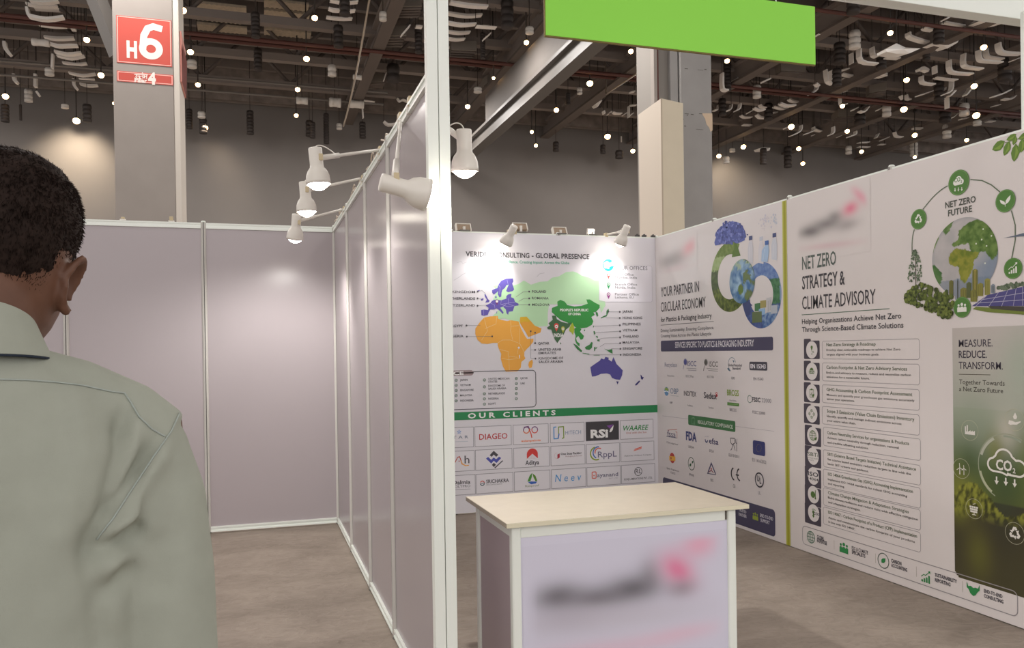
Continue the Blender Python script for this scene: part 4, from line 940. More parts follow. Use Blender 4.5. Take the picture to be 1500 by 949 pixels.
def d4(): A.arc(724, 536, 48, 10, '#34323a', 2); A.text('U', 708, 544, 724, 546, 38, '#34323a', 2, .03); A.text('L', 726, 560, 738, 562, 38, '#34323a', 2, .03); cap('UL', 716, 636, 732, 640, '#67646c', 24)
for f_ in (e0, e1, e2, e3, e4, d0, d1, d2, d3, d4): cl(f_)
A.start(); q_ = quad([54, 518, 834, 742, 834, 910, 54, 680], NAVY, 1)
A.icon('people', 697, 787, 36, '#8a9a3c', 3); A.text('END-TO-END', 730, 792, 820, 818, 22, '#c9c7d0', 3, .02); A.text('SUPPORT', 733, 826, 796, 844, 22, '#c9c7d0', 3, .02)
A.text('TRUSTED', 582, 755, 634, 766, 18, '#c9c7d0', 3, .02); A.text('PARTNER', 582, 785, 636, 798, 20, '#c9c7d0', 3, .02)
A.done('bottom_bar', t)

# ---------------- net zero print
YEND = 3.0
t = thing('net_zero_print', (XR, (YS+YEND)/2, 0), 'print with a forest globe and solar panels on the front half of the right wall', 'poster')
sheet('print_sheet', t, AX, YEND-.015, .006, XR-.001, YS-.001, HW-.012, '#cfc9c7')
A = Art('X', AX, None)
A.zoom(1160, 270, 4.311)
blurlogo(A, 'blurred_logo', t, 20, 40, 500, 420, '#cfc9c7', [(.22, .56, .17, .09, .12, '#565254', .8), (.45, .5, .2, .09, .12, '#5e5a5c', .7), (.56, .42, .1, .08, .3, '#5a5658', .55), (.76, .36, .09, .1, .9, '#d8708c', .85), (.88, .22, .16, .05, 1.0, '#d88aa0', .7), (.72, .58, .14, .08, 0, '#7a7274', .5), (.5, .82, .4, .05, .08, '#c89aa4', .4)], 80, 50)
for s_, l in (('NET ZERO', (66, 537, 280, 507, 80)), ('STRATEGY &', (66, 661, 335, 632, 80)), ('CLIMATE ADVISORY', (66, 789, 530, 752, 80))):
    A.start(); A.text(s_, l[0], l[1], l[2], l[3], l[4], BLK if 'C' in s_ or '&' in s_ else '#4f5a54', 2, .014); A.done('heading', t)
A.start(); A.line([64, 824, 616, 785], 4, '#4a6a54', 2); A.text('Helping Organiszations Achieve Net Zero', 65, 880, 692, 848, 30, BLK, 2, .012); A.text('Through Science-Based Climate Solutions', 65, 932, 706, 904, 30, BLK, 2, .012); A.done('strapline', t)
# green medallions and ring
A.zoom(1310, 220, 3.653)
GRN = '#4f7a3a'
A.start(); C0 = A.p(372, 440)
pa = A.P(285, 192, 225, 235, 155, 315); pb = A.P(108, 425, 97, 480, 97, 560); pc = A.P(410, 157, 470, 162, 520, 185, 565, 222); pd = A.P(628, 325, 648, 400, 648, 480, 630, 575)
def spl(P): return [tuple(Vector(P[0])*((1-s)**2)+Vector([2*P[1][0]-.5*P[0][0]-.5*P[-1][0], 2*P[1][1]-.5*P[0][1]-.5*P[-1][1]])*(2*s*(1-s))+Vector(P[-1])*s*s) for s in [i/12 for i in range(13)]]
A.uline(spl(pa), .006, '#5c6a54', 2); A.done('ring_line', t)
A.start(); A.uline(spl(pb), .006, '#5c6a54', 2); A.done('ring_line', t)
A.start(); A.uline([tuple(v) for v in pc], .006, '#5c6a54', 2); A.done('ring_line', t)
A.start(); A.uline([tuple(v) for v in pd], .006, '#5c6a54', 2); A.done('ring_line', t)
def med(x, y, r, k, lab):
    A.start(); A.disc(x, y, r, GRN, 6, 36); A.arc(x, y, r*.93, r*.05, '#6f9458', 7, n=30)
    if k == 'co2':
        A.icon('cloud', x, y-5, r*.62, '#dcdcd6', 8); A.text('CO', x-22, y-2, x+10, y-5, 22, GRN, 9, .02); A.text('2', x+12, y+2, x+19, y+1, 13, GRN, 9, .02)
        for dx in (-18, 0, 18): A.icon('arrow', x+dx, y+r*.55-dx*.1, r*.16, '#dcdcd6', 9)
    else: A.icon(k, x, y, r*.6, '#dcdcd6', 8)
    A.done('medallion', t, lab)
med(347, 173, 68, 'co2', 'green medallion with a cloud'); med(132, 369, 54, 'recycle', 'green medallion with recycling arrows'); med(597, 271, 61, 'sprout', 'green medallion with a sprout'); med(638, 632, 56, 'bars', 'green medallion with a rising chart'); med(365, 840, 56, 'people', 'green medallion with three people')
A.start(); A.text('NET ZERO', 274, 310, 437, 278, 32, '#4a4e46', 2, .02); A.text('FUTURE', 289, 352, 417, 330, 32, '#4a4e46', 2, .02); A.done('globe_caption', t)
o = A.p(372, 572); R1 = A.dv(372, 572, 212)
def px2n(l):
    P_ = A.P(l); return [((a-o[0])/R1, (b_-o[1])/R1) for a, b_ in P_]
AFR_ = px2n([290, 580, 305, 545, 335, 525, 385, 530, 420, 545, 455, 545, 430, 590, 425, 620, 410, 660, 380, 715, 355, 690, 345, 625, 300, 615])
EUA_ = px2n([308, 505, 340, 485, 345, 430, 385, 395, 440, 370, 500, 385, 545, 430, 560, 490, 555, 560, 520, 590, 490, 540, 460, 545, 440, 580, 410, 540, 400, 500, 360, 505, 320, 522])
SAM_ = px2n([190, 625, 215, 612, 258, 655, 255, 700, 235, 755, 215, 720, 195, 670])
NAM_ = px2n([165, 600, 160, 540, 190, 470, 240, 420, 240, 470, 215, 530, 180, 580])
GRL_ = px2n([262, 430, 280, 385, 318, 378, 310, 410, 275, 455])
IND_ = px2n([520, 735, 545, 690, 575, 640, 565, 700])
def netglobe(x, y):
    n = nz(x, y, 7, 4); m_ = nz(x, y, 2.2, 9)
    xx, yy = x+.025*nz(x, y, 12, 2), y+.025*nz(y, x, 12, 6)
    for P_, a, b_ in ((AFR_, '#6f8028', '#9a9a3c'), (EUA_, '#4a6a2a', '#74904a'), (SAM_, '#3f6a34', '#5c8048'), (NAM_, '#5a7a38', '#7c9452'), (GRL_, '#54763a', '#78925a'), (IND_, '#3c5c40', '#55785a')):
        if inpoly(xx, yy, P_): return mixc(lin(a), lin(b_), .5+n)
    sea = mixc(lin('#b4b2b2'), lin('#c4bfbe'), .5+m_)
    k = (x-.15)*1.2-(y+.05)*.9
    sea = mixc(sea, lin('#7c8ea4'), max(0, min(.85, k+.35*m_)))
    if y < -.55: sea = mixc(sea, lin('#6a7f94'), .5)
    return mixc(sea, lin('#90949c'), max(0, (x*x+y*y-.8)*2.2))
A.polar('globe_picture', t, o, 0, R1, 360, 0, 40, 150, netglobe, 2)
A.start()
for k, (x, y) in enumerate([(478, 422), (522, 458), (470, 478), (496, 512), (488, 605), (440, 500)]): A.disc(x, y, 5, '#c9d0c0', 4, 8)
A.done('globe_lights', t)
# tree, towers, bushes, solar field
A.start()
for (x0, top, x1, bot, c) in ((296, 700, 318, 790, '#6a6a38'), (327, 690, 355, 800, '#8c94a0'), (338, 692, 346, 800, '#55606e'), (355, 740, 390, 790, '#7a783e'), (388, 710, 415, 790, '#5c6440'), (420, 640, 448, 790, '#77763a'), (430, 640, 440, 770, '#9a8f4c'), (410, 750, 446, 810, '#7d7c3e'), (448, 715, 478, 780, '#83803e'), (486, 690, 514, 775, '#8c8a48'), (520, 720, 540, 765, '#7b8692'), (272, 750, 290, 780, '#4a5a30')):
    A.poly([x0, top+3, (x0+x1)/2, top-6, x1, top, x1, bot, x0, bot], c, 5)
    for j in range(3): A.line([x0+5+j*(x1-x0-10)/2, top+8, x0+5+j*(x1-x0-10)/2, bot-6], 1.6, '#4c4c30', 6)
A.done('tower_picture', t)
random.seed(8)
gc = ['#3f4a24', '#4f5c2a', '#5f6c32', '#6f7a3a', '#333c1e', '#586430']
A.start()
def bushes(n, xf, yf, r0_, r1_, lay0=5):
    for k in range(n):
        x = xf(); y = yf(x); r = random.uniform(r0_, r1_); lay = lay0+k % 5
        A.disc(x, y, r, random.choice(gc[:3]), lay, 8); A.disc(x-r*.2, y-r*.3, r*.6, random.choice(gc[2:]), lay+1, 7)
def lo(x): return 810+(x-60)*.42 if x < 290 else 900
def hi(x): return 770-(x-60)*.9 if x < 140 else 700+(x-140)*.45
bushes(230, lambda: random.uniform(64, 318), lambda x: random.uniform(hi(x)+8, max(hi(x)+20, min(lo(x), 900)-6)), 8, 17)
A.done('bush_picture', t)
A.start(); A.line([116, 545, 116, 725], 5, '#4a4638', 3)
for k in range(150):
    y = random.uniform(535, 705); h = (y-530)/175; w = 12+40*h if h < .75 else 40
    x = 114+random.uniform(-w, w); A.disc(x, y, random.uniform(3, 7), random.choice(['#5a6a54', '#66765e', '#4a5a46', '#748468']), 3+k % 3, 6)
A.done('tree_picture', t)
A.start(); A.poly([420, 850, 440, 838, 695, 850, 760, 860, 760, 900, 695, 880, 500, 866], '#6c7a38', 4); A.poly([500, 832, 690, 836, 760, 838, 760, 870, 690, 862, 520, 848], '#46443c', 5)
for k in range(40): A.disc(560+k*4+random.uniform(-3, 3), 735-k*.6+random.uniform(-12, 12), random.uniform(6, 12), random.choice(['#5a6854', '#66745e', '#4c5a46']), 3+k % 2, 7)
A.poly([418, 834, 500, 775, 700, 728, 800, 700, 800, 830, 700, 833], '#4c4a7c', 6)
for l in ([500, 775, 440, 834], [560, 762, 510, 834], [610, 750, 578, 834], [655, 740, 640, 834], [470, 800, 700, 762], [440, 818, 700, 800], [690, 730, 690, 834]): A.line(l, 3, '#a8a6b8', 7)
A.done('solar_field_picture', t)
A.start(); A.poly([585, 470, 640, 458, 690, 444, 720, 442, 700, 460, 650, 463], '#5d6878', 5); A.done('turbine_blade_picture', t)
# leaves in the top right corner
A.zoom(1150, 180, 3.163).start()
for (x, y, a, L_, w_) in ((990, 105, 200, 66, 26), (1028, 118, 245, 62, 22), (1066, 138, 262, 75, 26), (1050, 66, 195, 50, 16), (1064, 82, 250, 38, 14), (1098, 105, 262, 60, 22), (1105, 60, 200, 52, 16), (1150, 90, 230, 70, 24)):
    f, R = A.U(x, y, 1); ca, sa = math.cos(math.radians(a)), math.sin(math.radians(a))
    def tr(l): return f([q for i in range(0, len(l), 2) for q in (l[i]*ca-l[i+1]*sa, l[i]*sa+l[i+1]*ca)])
    A.upoly(tr([-L_*.55, 0, -L_*.3, w_*.7, 0, w_, L_*.35, w_*.6, L_*.55, 0, L_*.35, -w_*.5, 0, -w_*.8, -L_*.3, -w_*.6]), '#5c7a2e', 2); A.upoly(tr([-L_*.5, 0, 0, w_*.12, L_*.5, 0, 0, w_*.8]), '#77923c', 3)
A.line([1020, 92, 1070, 78, 1130, 50], 3, '#5a6a34', 2)
A.done('leaf_picture', t)
# nine service rows
A.zoom(1165, 490, 6.328)
rows = [('Net Zero Strategy & Roadmap', 'Develop clear, actionable roadmaps to achieve Net Zero', 'targets aligned with your business goals.', 'route', 40, 226, 60, 226, 40, 230, (290, 106, 746, 104), (290, 150, 976, 148), (292, 194, 778, 191)),
        ('Carbon Footprint & Net Zero Advisory Services', 'End-to-end advisory to measure, reduce and neutralize carbon', 'emissions for a sustainable future.', 'cloud', 242, 424, 262, 428, 275, 466, (290, 316, 1038, 334), (290, 362, 1074, 384), (292, 402, 690, 414)),
        ('GHG Accounting & Carbon Footprint Assessment', 'Measure and quantify your greenhouse gas emissions accurately', 'across your operations.', 'clip', 440, 624, 462, 630, 512, 702, (292, 522, 1086, 570), (293, 566, 1106, 622), (294, 606, 552, 622)),
        ('Scope 3 Emissions (Value Chain Emissions) Inventory', 'Identify, quantify and manage indirect emissions across', 'your entire value chain.', 'chain', 636, 818, 662, 830, 745, 930, (294, 722, 1106, 800), (295, 764, 986, 836), (296, 806, 562, 832))]
rows2 = [('Carbon Neutrality Services for organizations & Products', 'Achieve carbon neutrality through reduction, removal', 'and credible offsetting solutions.', 'globe', -42, 106, -32, 112, 75, 222, (234, 28, 834, 110), (235, 62, 758, 136), (236, 96, 538, 140)),
         ('SBTi (Science Based Targets Initiative) Technical Assistance', 'Set science based emissions reduction targets in line with the', 'latest SBTi criteria and guidance.', 'SBTi', 108, 258, 142, 264, 258, 405, (236, 182, 884, 300), (237, 218, 848, 330), (238, 252, 538, 308)),
         ('ISO 14064-Greenhouse Gas (GHG) Accounting Implementation', 'Implement ISO 14064 standards for robust GHG accounting', 'and reporting.', 'ISO', 256, 402, 284, 408, 422, 574, (240, 330, 862, 460), (240, 362, 820, 494), (241, 394, 362, 424)),
         ('Climate Change Mitigation & Adaptation Strategies', 'Build climate resilience and reduce risks with effective mitigation', 'and adaptation strategies.', 'thermo', 392, 538, 424, 546, 578, 734, (241, 465, 832, 610), (241, 498, 898, 662), (242, 530, 478, 594)),
         ('ISO 14067 - Carbon Footprint of a Product (CFP) Implementation', 'Assess and communicate the carbon footprint of your products', 'in line with ISO 14067.', 'foot', 526, 672, 564, 680, 744, 900, (242, 612, 892, 784), (243, 646, 876, 824), (244, 678, 438, 730))]
def row(r, X, hc, hs):
    tx0, tx1, ic, bx0_, bx1_, rr_ = X
    (h_, l1, l2, k, ty0, ty1, by0_, by1_, cy0, cy1, p1, p2, p3) = r
    A.start()
    tu0, tv1 = A.p(tx0, ty0); tu1, tv0 = A.p(tx1, ty1)[0], A.p(tx0, ty1)[1]
    A.upoly(A.rr(tu0, tv0, tu1, tv1-(tv1-tv0)*.1, .008), '#45404a', 1); A.upoly(A.rr(tu0, tv1-(tv1-tv0)*.3, tu0+(tu1-tu0)*.45, tv1, .008), '#45404a', 1)
    cyc = (ty0+ty1)/2+(ty1-ty0)*.045
    A.disc(ic, cyc, rr_, '#cfcac8', 2, 30)
    gcol = '#4f6c38'
    if k == 'SBTi': A.text('SBTi', ic-rr_*.62, cyc-2, ic+rr_*.62, cyc+4, rr_*.42, '#55604e', 3, .01); A.text('SCIENCE BASED', ic-rr_*.6, cyc+rr_*.28, ic+rr_*.6, cyc+rr_*.36, rr_*.13, '#7a7a74', 3); A.text('TARGETS', ic-rr_*.6, cyc+rr_*.5, ic+rr_*.1, cyc+rr_*.55, rr_*.13, '#7a7a74', 3)
    elif k == 'ISO': A.text('ISO', ic-rr_*.6, cyc-2, ic+rr_*.6, cyc+4, rr_*.46, '#46444a', 3, .025); A.text('14064', ic-rr_*.6, cyc+rr_*.46, ic+rr_*.6, cyc+rr_*.56, rr_*.32, '#46444a', 3, .01)
    else:
        A.icon(k, ic, cyc, rr_*.62, gcol, 3)
        if k == 'cloud': A.text('CO2', ic-rr_*.3, cyc+rr_*.14, ic+rr_*.32, cyc+rr_*.16, rr_*.28, '#cfcac8', 5, .02)
        if k == 'foot': A.text('CO2', ic+rr_*.0, cyc+rr_*.2, ic+rr_*.7, cyc+rr_*.3, rr_*.3, '#46444a', 5, .02)
        if k == 'globe': A.icon('leaf', ic+rr_*.35, cyc+rr_*.4, rr_*.3, gcol, 5)
    u0_ = A.p(bx0_, by0_)[0]; u1_ = A.p(bx1_, cy0)[0]; v1_ = (A.p(bx0_, by0_)[1]+A.p(bx1_, cy0)[1])/2; v0_ = (A.p(bx0_, by1_)[1]+A.p(bx1_, cy1)[1])/2
    A.uline(A.rr(u0_, v0_, u1_, v1_, .015), .0035, '#9b9698', 1, True)
    A.text(h_, *p1, hc, '#5a6450', 2, .008); A.text(l1, *p2, hs, '#55524f', 2, .008); A.text(l2, *p3, hs, '#55524f', 2, .008)
    A.done('service_row', t)
for r in rows: row(r, (80, 228, 154, 250, 1150, 80), 29, 19)
A.zoom(1165, 630, 4.995)
for r in rows2: row(r, (70, 190, 129+(r[4]+42)*.012, 206, 916, 63), 22, 15)
# bottom strip
A.zoom(1150, 740, 4.286).start()
a, b_ = A.p(110, 126), A.p(1460, 545); a2, b2 = A.p(112, 240), A.p(1460, 702)
v1_, v0_ = (a[1]+b_[1])/2, (a2[1]+b2[1])/2
A.uline(A.rr(a[0], v0_, b_[0], v1_, .03), .005, '#8f8a8c', 1, True)
for x in (310, 568, 824, 1112):
    u = A.p(x, 300)[0]; A.uline([(u, v0_+.035), (u, v1_-.035)], .003, '#a9a49a', 1)
GG = '#2f8048'
A.icon('globe', 163, 200, 40, '#4f7460', 2); A.icon('people', 370, 266, 44, GG, 2); A.arc(618, 348, 46, 5, '#4a5a50', 2); A.icon('leaf', 618, 348, 26, GG, 3); A.icon('bars', 884, 448, 46, GG, 2); A.icon('hands', 1182, 526, 48, GG, 2)
for s1, s2, l1, l2 in (('GLOBAL', 'EXPERTISE', (202, 208, 246, 220), (202, 232, 264, 248)), ('ESG & CLIMATE', 'SPECIALISTS', (420, 280, 522, 306), (420, 304, 505, 328)), ('CARBON', 'ACCOUNTING', (668, 358, 732, 376), (668, 388, 768, 414)), ('SUSTAINABILITY', 'REPORTING', (942, 448, 1080, 486), (942, 480, 1040, 506)), ('END-TO-END', 'CONSULTING', (1250, 548, 1366, 580), (1250, 580, 1372, 614))):
    A.text(s1, *l1, 21, '#45424a', 2, .03); A.text(s2, *l2, 21, '#45424a', 2, .03)
A.done('strength_strip', t)
# green bokeh picture with the glass bubble
A.zoom(1385, 480, 4.522)
u0, v1_ = A.p(46, 10)[0], A.p(60, 2)[1]; u1 = -(YEND-.005); v0_ = onX(1398, 838, AX); v0_ = (-v0_.y, v0_.z)[1]-.02
H_ = v1_-v0_; W_ = u1-u0
blob = [(.62, .60, .13, '#c9c4b8', .8), (.8, .86, .22, '#a9b4a4', .8), (.25, .62, .2, '#94a08c', .6), (.5, .53, .1, '#8c8c3c', .55), (.9, .5, .15, '#77803a', .6), (.12, .36, .16, '#8a8a38', .7), (.3, .12, .16, '#6f6f30', .6), (.75, .1, .2, '#4c4a30', .5), (.6, .25, .2, '#3c3a2c', .6), (.05, .28, .1, '#7c8030', .5), (.2, .47, .14, '#46583a', .7), (.6, .42, .2, '#3f5238', .6)]
def bok(p, q):
    if q > .68: c = mixc(lin('#a9aea0'), lin('#c4bdb8'), (q-.68)/.32)
    elif q > .46: c = mixc(lin('#55683f'), lin('#a0a896'), (q-.46)/.22)
    elif q > .33: c = mixc(lin('#5f6a34'), lin('#4f6238'), (q-.33)/.13)
    else: c = mixc(lin('#4a4630'), lin('#3f3a2e'), q/.33)
    for (x, y, s, col, k) in blob: c = mixc(c, lin(col), k*math.exp(-(((p-x)/s)**2+((q-y)/s*1.6)**2)))
    n = nz(p*1.2, q*2, 5, 3)
    moss = .335+.05*math.sin(p*7)+.02*n
    if .24 < q < moss and True:
        g_ = nz(p, q*1.6, 26, 12); c = mixc(c, mixc(lin('#3a3c1c'), lin('#93963c'), .45+g_*1.3), .85*min(1, (q-.24)/.05))
    return c
def rmask(p, q):
    r = .045
    x, y = p*W_, q*H_
    if x < r and y < r and (x-r)**2+(y-r)**2 > r*r: return False
    return True
A.grid('bokeh_picture', t, u0, v0_, u1, v1_, 90, 150, bok, 1, rmask)
WHT = '#d2cfc8'
for s_, l in (('MEASURE.', (90, 127, 314, 123, 46)), ('REDUCE.', (90, 200, 276, 198, 46)), ('TRANSFORM.', (90, 272, 382, 276, 46))):
    A.start(); A.text(s_, *l, '#46424c', 3, .014); A.done('motto_line', t)
A.start(); A.line([92, 308, 298, 312], 4, '#6a665a', 3); A.text('Together Towards', 92, 372, 394, 384, 30, '#55524c', 3, .005); A.text('a Net Zero Future', 92, 420, 384, 432, 30, '#55524c', 3, .005); A.done('motto_line', t)
def badge(x, y, r, k):
    A.start(); A.arc(x, y, r, 2.6, '#a9a890', 4, n=36); A.icon(k, x, y, r*.72, WHT, 4); A.done('picture_badge', t)
badge(163, 679, 66, 'factory'); badge(460, 610, 72, 'drophand')
A.zoom(1385, 650, 4.313)
badge(102, 156, 62, 'mill'); badge(183, 410, 62, 'solar'); badge(440, 565, 68, 'recycle')
A.start(); o = A.p(390, 150); R1 = A.dv(390, 150, 212)
def arcb(a0, a1, r, w, c, lay): A.uline([(o[0]+r*R1*math.cos(math.radians(a0+(a1-a0)*i/20)), o[1]+r*R1*math.sin(math.radians(a0+(a1-a0)*i/20))) for i in range(21)], w*R1, c, lay)
arcb(60, 245, 1, .03, '#8f9480', 3); arcb(195, 235, .955, .07, '#a4a88c', 4); arcb(120, 160, .93, .09, '#a9ac9c', 4); arcb(60, 95, .93, .06, '#8c9484', 4)
A.done('bubble_picture', t)
A.start()
f, R = A.U(380, 130, 100)
def crv(cx, cy, r, a0, a1): return [q for i in range(13) for q in (cx+r*math.cos(math.radians(a0+(a1-a0)*i/12)), cy+r*math.sin(math.radians(a0+(a1-a0)*i/12)))]
A.uline(f(crv(-.85, -.1, .42, 270, 95)+crv(-.1, .32, .62, 165, 20)+crv(.95, -.15, .5, 110, -90)+[.3, -.62, .18, -.55]), .13*R, WHT, 5)
A.uline(f([-.8, -.52, -.2, -.55, .1, -.66, .35, -.58]), .12*R, WHT, 5)
A.text('CO', 322, 162, 424, 172, 62, WHT, 6, .03); A.text('2', 428, 184, 446, 186, 30, WHT, 6, .02)
for x, y in ((326, 232), (384, 240), (440, 250)): A.icon('arrow', x, y, 26, WHT, 5)
A.done('cloud_picture', t)
# blurred logo on the counter front
A = Art('Y', COUNTER_FRONT_Y, None); A.Z = (660, 680, 3.261)
COUNTER['_o'] = tuple(COUNTER.location)
blurlogo(A, 'blurred_logo', COUNTER, 340, 395, 1330, 960, '#c9c7d7', [(.16, .36, .12, .10, .0, '#625f64', .85), (.34, .40, .16, .08, .05, '#646166', .8), (.52, .36, .14, .10, 0, '#58555a', .85), (.60, .27, .06, .12, 0, '#6b686c', .5), (.74, .26, .075, .13, -.4, '#d8789c', .9), (.85, .10, .10, .09, -.8, '#dc9cb4', .75), (.76, .40, .08, .07, 0, '#7d767e', .6), (.2, .52, .2, .1, 0, '#a39ca8', .5), (.35, .76, .36, .07, 0, '#d2b6c6', .7), (.75, .72, .2, .06, -.1, '#d8b0c2', .55), (.5, .55, .4, .1, 0, '#b4aeb8', .5)], 100, 60, 1)
# signs on the left pillar
A = Art('Y', YP-.006, None); A.zoom(0, 0, 2.876)
sx = (PIL1[0]+PIL1[1])/2
for (x0, y0, x1, y1, nm, lab) in ((487, 53, 727, 290, 'pillar_sign', 'large red H6 sign on the left grey pillar'), (490, 287, 732, 368, 'pillar_sign', 'small red pillar number sign below the larger one')):
    a, b_ = A.p(x0+2, y0+10), A.p(x1-2, y1-8)
    t = thing(nm, ((a[0]+b_[0])/2, YP, (a[1]+b_[1])/2), lab, 'sign')
    g = MB(); g.box(a[0], YP-.006, b_[1], b_[0], YP-.001, a[1], mink('#ae4a40')); g.build('plate', t)
    A.start()
    dx = (b_[0]-a[0])
    A.uline([(a[0]+.02*dx, b_[1]+.02*dx), (b_[0]-.02*dx, b_[1]+.02*dx), (b_[0]-.02*dx, a[1]-.02*dx), (a[0]+.02*dx, a[1]-.02*dx)], .014*dx, '#e3a9a0', 1, True)
    A.done('border_line', t); A.start()
    if y0 == 53:
        A.text('H', 534, 240, 578, 241, 64, '#d6cdc6', 2, .05); A.done('lettering', t); A.start(); A.arc(636, 206, 31, 27, '#d6cdc6', 2, 0, 360, 30, 1.06); A.line([602, 200, 606, 150, 622, 120, 646, 112, 672, 120], 27, '#d6cdc6', 3)
    else:
        A.text('Pillar', 567, 346, 620, 348, 17, '#d6cdc6', 2, .04); A.done('lettering', t); A.start()
        A.text('4', 624, 352, 657, 354, 44, '#d6cdc6', 2, .06); A.done('lettering', t); A.start()
        A.line([567, 313, 621, 316], 3.2, '#d6cdc6', 2)                         # Devanagari word for pillar, drawn stroke by stroke
        for l in ([571, 313, 577, 317, 572, 322, 579, 330], [579, 321, 585, 321], [586, 314, 586, 331], [594, 321, 589, 322, 589, 328, 592, 330], [594, 321, 602, 321], [602, 314, 602, 331], [609, 315, 607, 320, 612, 322, 606, 326, 611, 329], [608, 323, 618, 323], [618, 315, 618, 332]): A.line(l, 3, '#d6cdc6', 2)
        A.disc(600, 307, 2.4, '#d6cdc6', 2, 8)
    A.done('lettering', t)
g = MB()                                                                           # side-on pair of signs on the pillar's right flank
a = onY(262.5, 52, YP+.25); b_ = onY(262.5, 125, YP+.25)
t = thing('flank_sign', (PIL1[2], YP+.5, (a.z+b_.z)/2), "sign seen edge-on at the left pillar's right flank", 'sign')
g.box(PIL1[2]+.004, YP+.05, b_.z, PIL1[2]+.03, YP+.93, a.z, mink('#c98a80')); g.build('plate', t)
g = MB(); g.add([(PIL1[2]+.03, YP+.05, b_.z), (PIL1[2]+.03, YP+.93, b_.z), (PIL1[2]+.05, YP+.93, a.z-.2), (PIL1[2]+.05, YP+.05, a.z-.2)], [(0, 1, 2, 3), (3, 2, 1, 0)], mink('#8e3a34')); g.build('loose_sheet', t)
# ------------------------------------------------------------------ things under the hall roof
YLIM = 27.6
def place(x, y, z):
    p = onZ(x, y, z)
    return p if p.y < YLIM else onY(x, y, YLIM)
m_hl = mat('hall_lamp_lit', '#ffffff', .4, .2, emit='#ffc985', es=16)
m_hlh = mat('hall_lamp_housing', '#3c3733', .6, .3)
LAMPS = [  # x, y, radius px, label
 (127, 58, 6, 'left of the red-signed pillar, highest of five'), (148, 110, 6, 'left of the red-signed pillar, second from the top'), (167, 151, 3, "touching the red-signed pillar's left edge"), (112, 177, 7, "over the man's head, washing the wall below it"), (8, 141, 6, 'at the far left edge of the picture'),
 (268, 15, 7, 'right of the red-signed pillar, highest of its column'), (279, 76, 6, 'right of the red-signed pillar, second of its column'), (290, 124, 5, 'right of the red-signed pillar, third of its column'), (301, 187, 5, 'right of the red-signed pillar, lowest of its column, washing the wall'),
 (461, 26, 6, 'above the hanging arm spotlights, highest of its column'), (449, 86, 6, 'above the hanging arm spotlights, second of its column'), (436, 131, 5, 'above the hanging arm spotlights, third of its column'), (434, 169, 4, 'above the hanging arm spotlights, lowest of its column'),
 (685, 156, 5, 'just above the spotlight right of the tall front post'), (771, 62, 5, 'left of the green board beside the sloping girder'), (723, 114, 3, 'faint one under the roof left of the sloping girder'), (779, 193, 3.5, 'dim one right of the sloping girder, upper of a close pair'), (785, 213, 3.5, 'dim one right of the sloping girder, lower of a close pair'), (815, 161, 5, 'right of the sloping girder, alone in the middle'),
 (924, 75, 5, 'just under the green board left of the cream casing'), (864, 122, 6.5, 'bright one below the green board right of the girder'), (890, 200, 6, 'left of the cream casing, level with its upper half'), (927, 221, 4.5, "close to the cream casing's left edge"),
 (1065, 89, 5, "below the green board's right half"), (1089, 215, 5, 'right of the grey pillar, upper of two over the wall'), (1053, 228.5, 4.5, "close to the grey pillar's right edge"), (1159, 185.6, 6, 'above the lime stripe, brightest there'), (1170, 217.6, 4.5, 'above the lime stripe, middle of three'), (1176, 239.4, 4, 'above the lime stripe, lowest of three'),
 (1304, 48, 5.5, 'upper right roof, right of the green board'), (1328, 117, 5.5, 'right roof, upper of a pair above the cloud medallion'), (1324, 160, 6.5, 'right roof, lower of a pair above the cloud medallion'), (1234, 155, 4.5, 'right roof, left of the pair above the cloud medallion'), (1241, 192, 4.5, 'right roof, low one left of the cloud medallion'), (1262, 222, 4, 'just above the net zero print edge, left of the medallion'), (1340, 198, 5, 'right roof, low one above the cloud medallion'), (1340, 230, 3.5, 'touching the net zero print edge above the cloud medallion'),
 (1441, 69, 6, 'top right under the header beam, highest of its column'), (1427, 126, 6, 'top right, second of its column'), (1430, 169, 7, 'top right, third and brightest of its column'), (1416, 205, 4, 'top right, lowest of its column by the print edge')]
OCC = []
def settle(x0, x1, ymid, yy, half):       # keep hanging things clear of each other: slide along the sight line
    for k in range(90):
        y = yy+(k+1)//2*.12*(-1)**k
        if not 12.6 < y < 27.7: continue
        a, b_ = onY(x0, ymid, y).x-.03, onY(x1, ymid, y).x+.03; h = half*y+.03
        if all(b_ < o[0] or a > o[1] or y+h < o[2] or y-h > o[3] for o in OCC): break
    OCC.append((a, b_, y-h, y+h)); return y
def hall_lamp(x, y, r, lab):
    p = place(x, y, 9.05); p = onY(x, y, settle(x-r, x+r, y, p.y, r/FPX)); R = r/FPX*(p-EYEP).dot(fw)*.72
    t = thing('ceiling_floodlight', p, 'warm lit ceiling floodlight '+lab, 'floodlight', 'ceiling floodlights')
    M = frame(p, Vector((-p.x*.18, -p.y*.28, -9)))
    g = MB(); g.lathe([(R*.3, -R*1.1), (R*.9, -R*.9), (R*1.12, -R*.25), (R*1.12, 0)], m_hlh, 12, M); g.build('housing', t)
    g = MB(); g.lathe([(R, .002), (R*.9, .03), (R*.5, .1*R+.03), (.01, .14*R+.03)], m_hl, 14, M); g.build('lamp_glass', t)
    top = 11.5
    g = MB(); g.tube([(p.x, p.y, p.z+R*.6), (p.x, p.y, top)], .018, m_hlh, 5); g.build('suspension_rod', t)
    return p
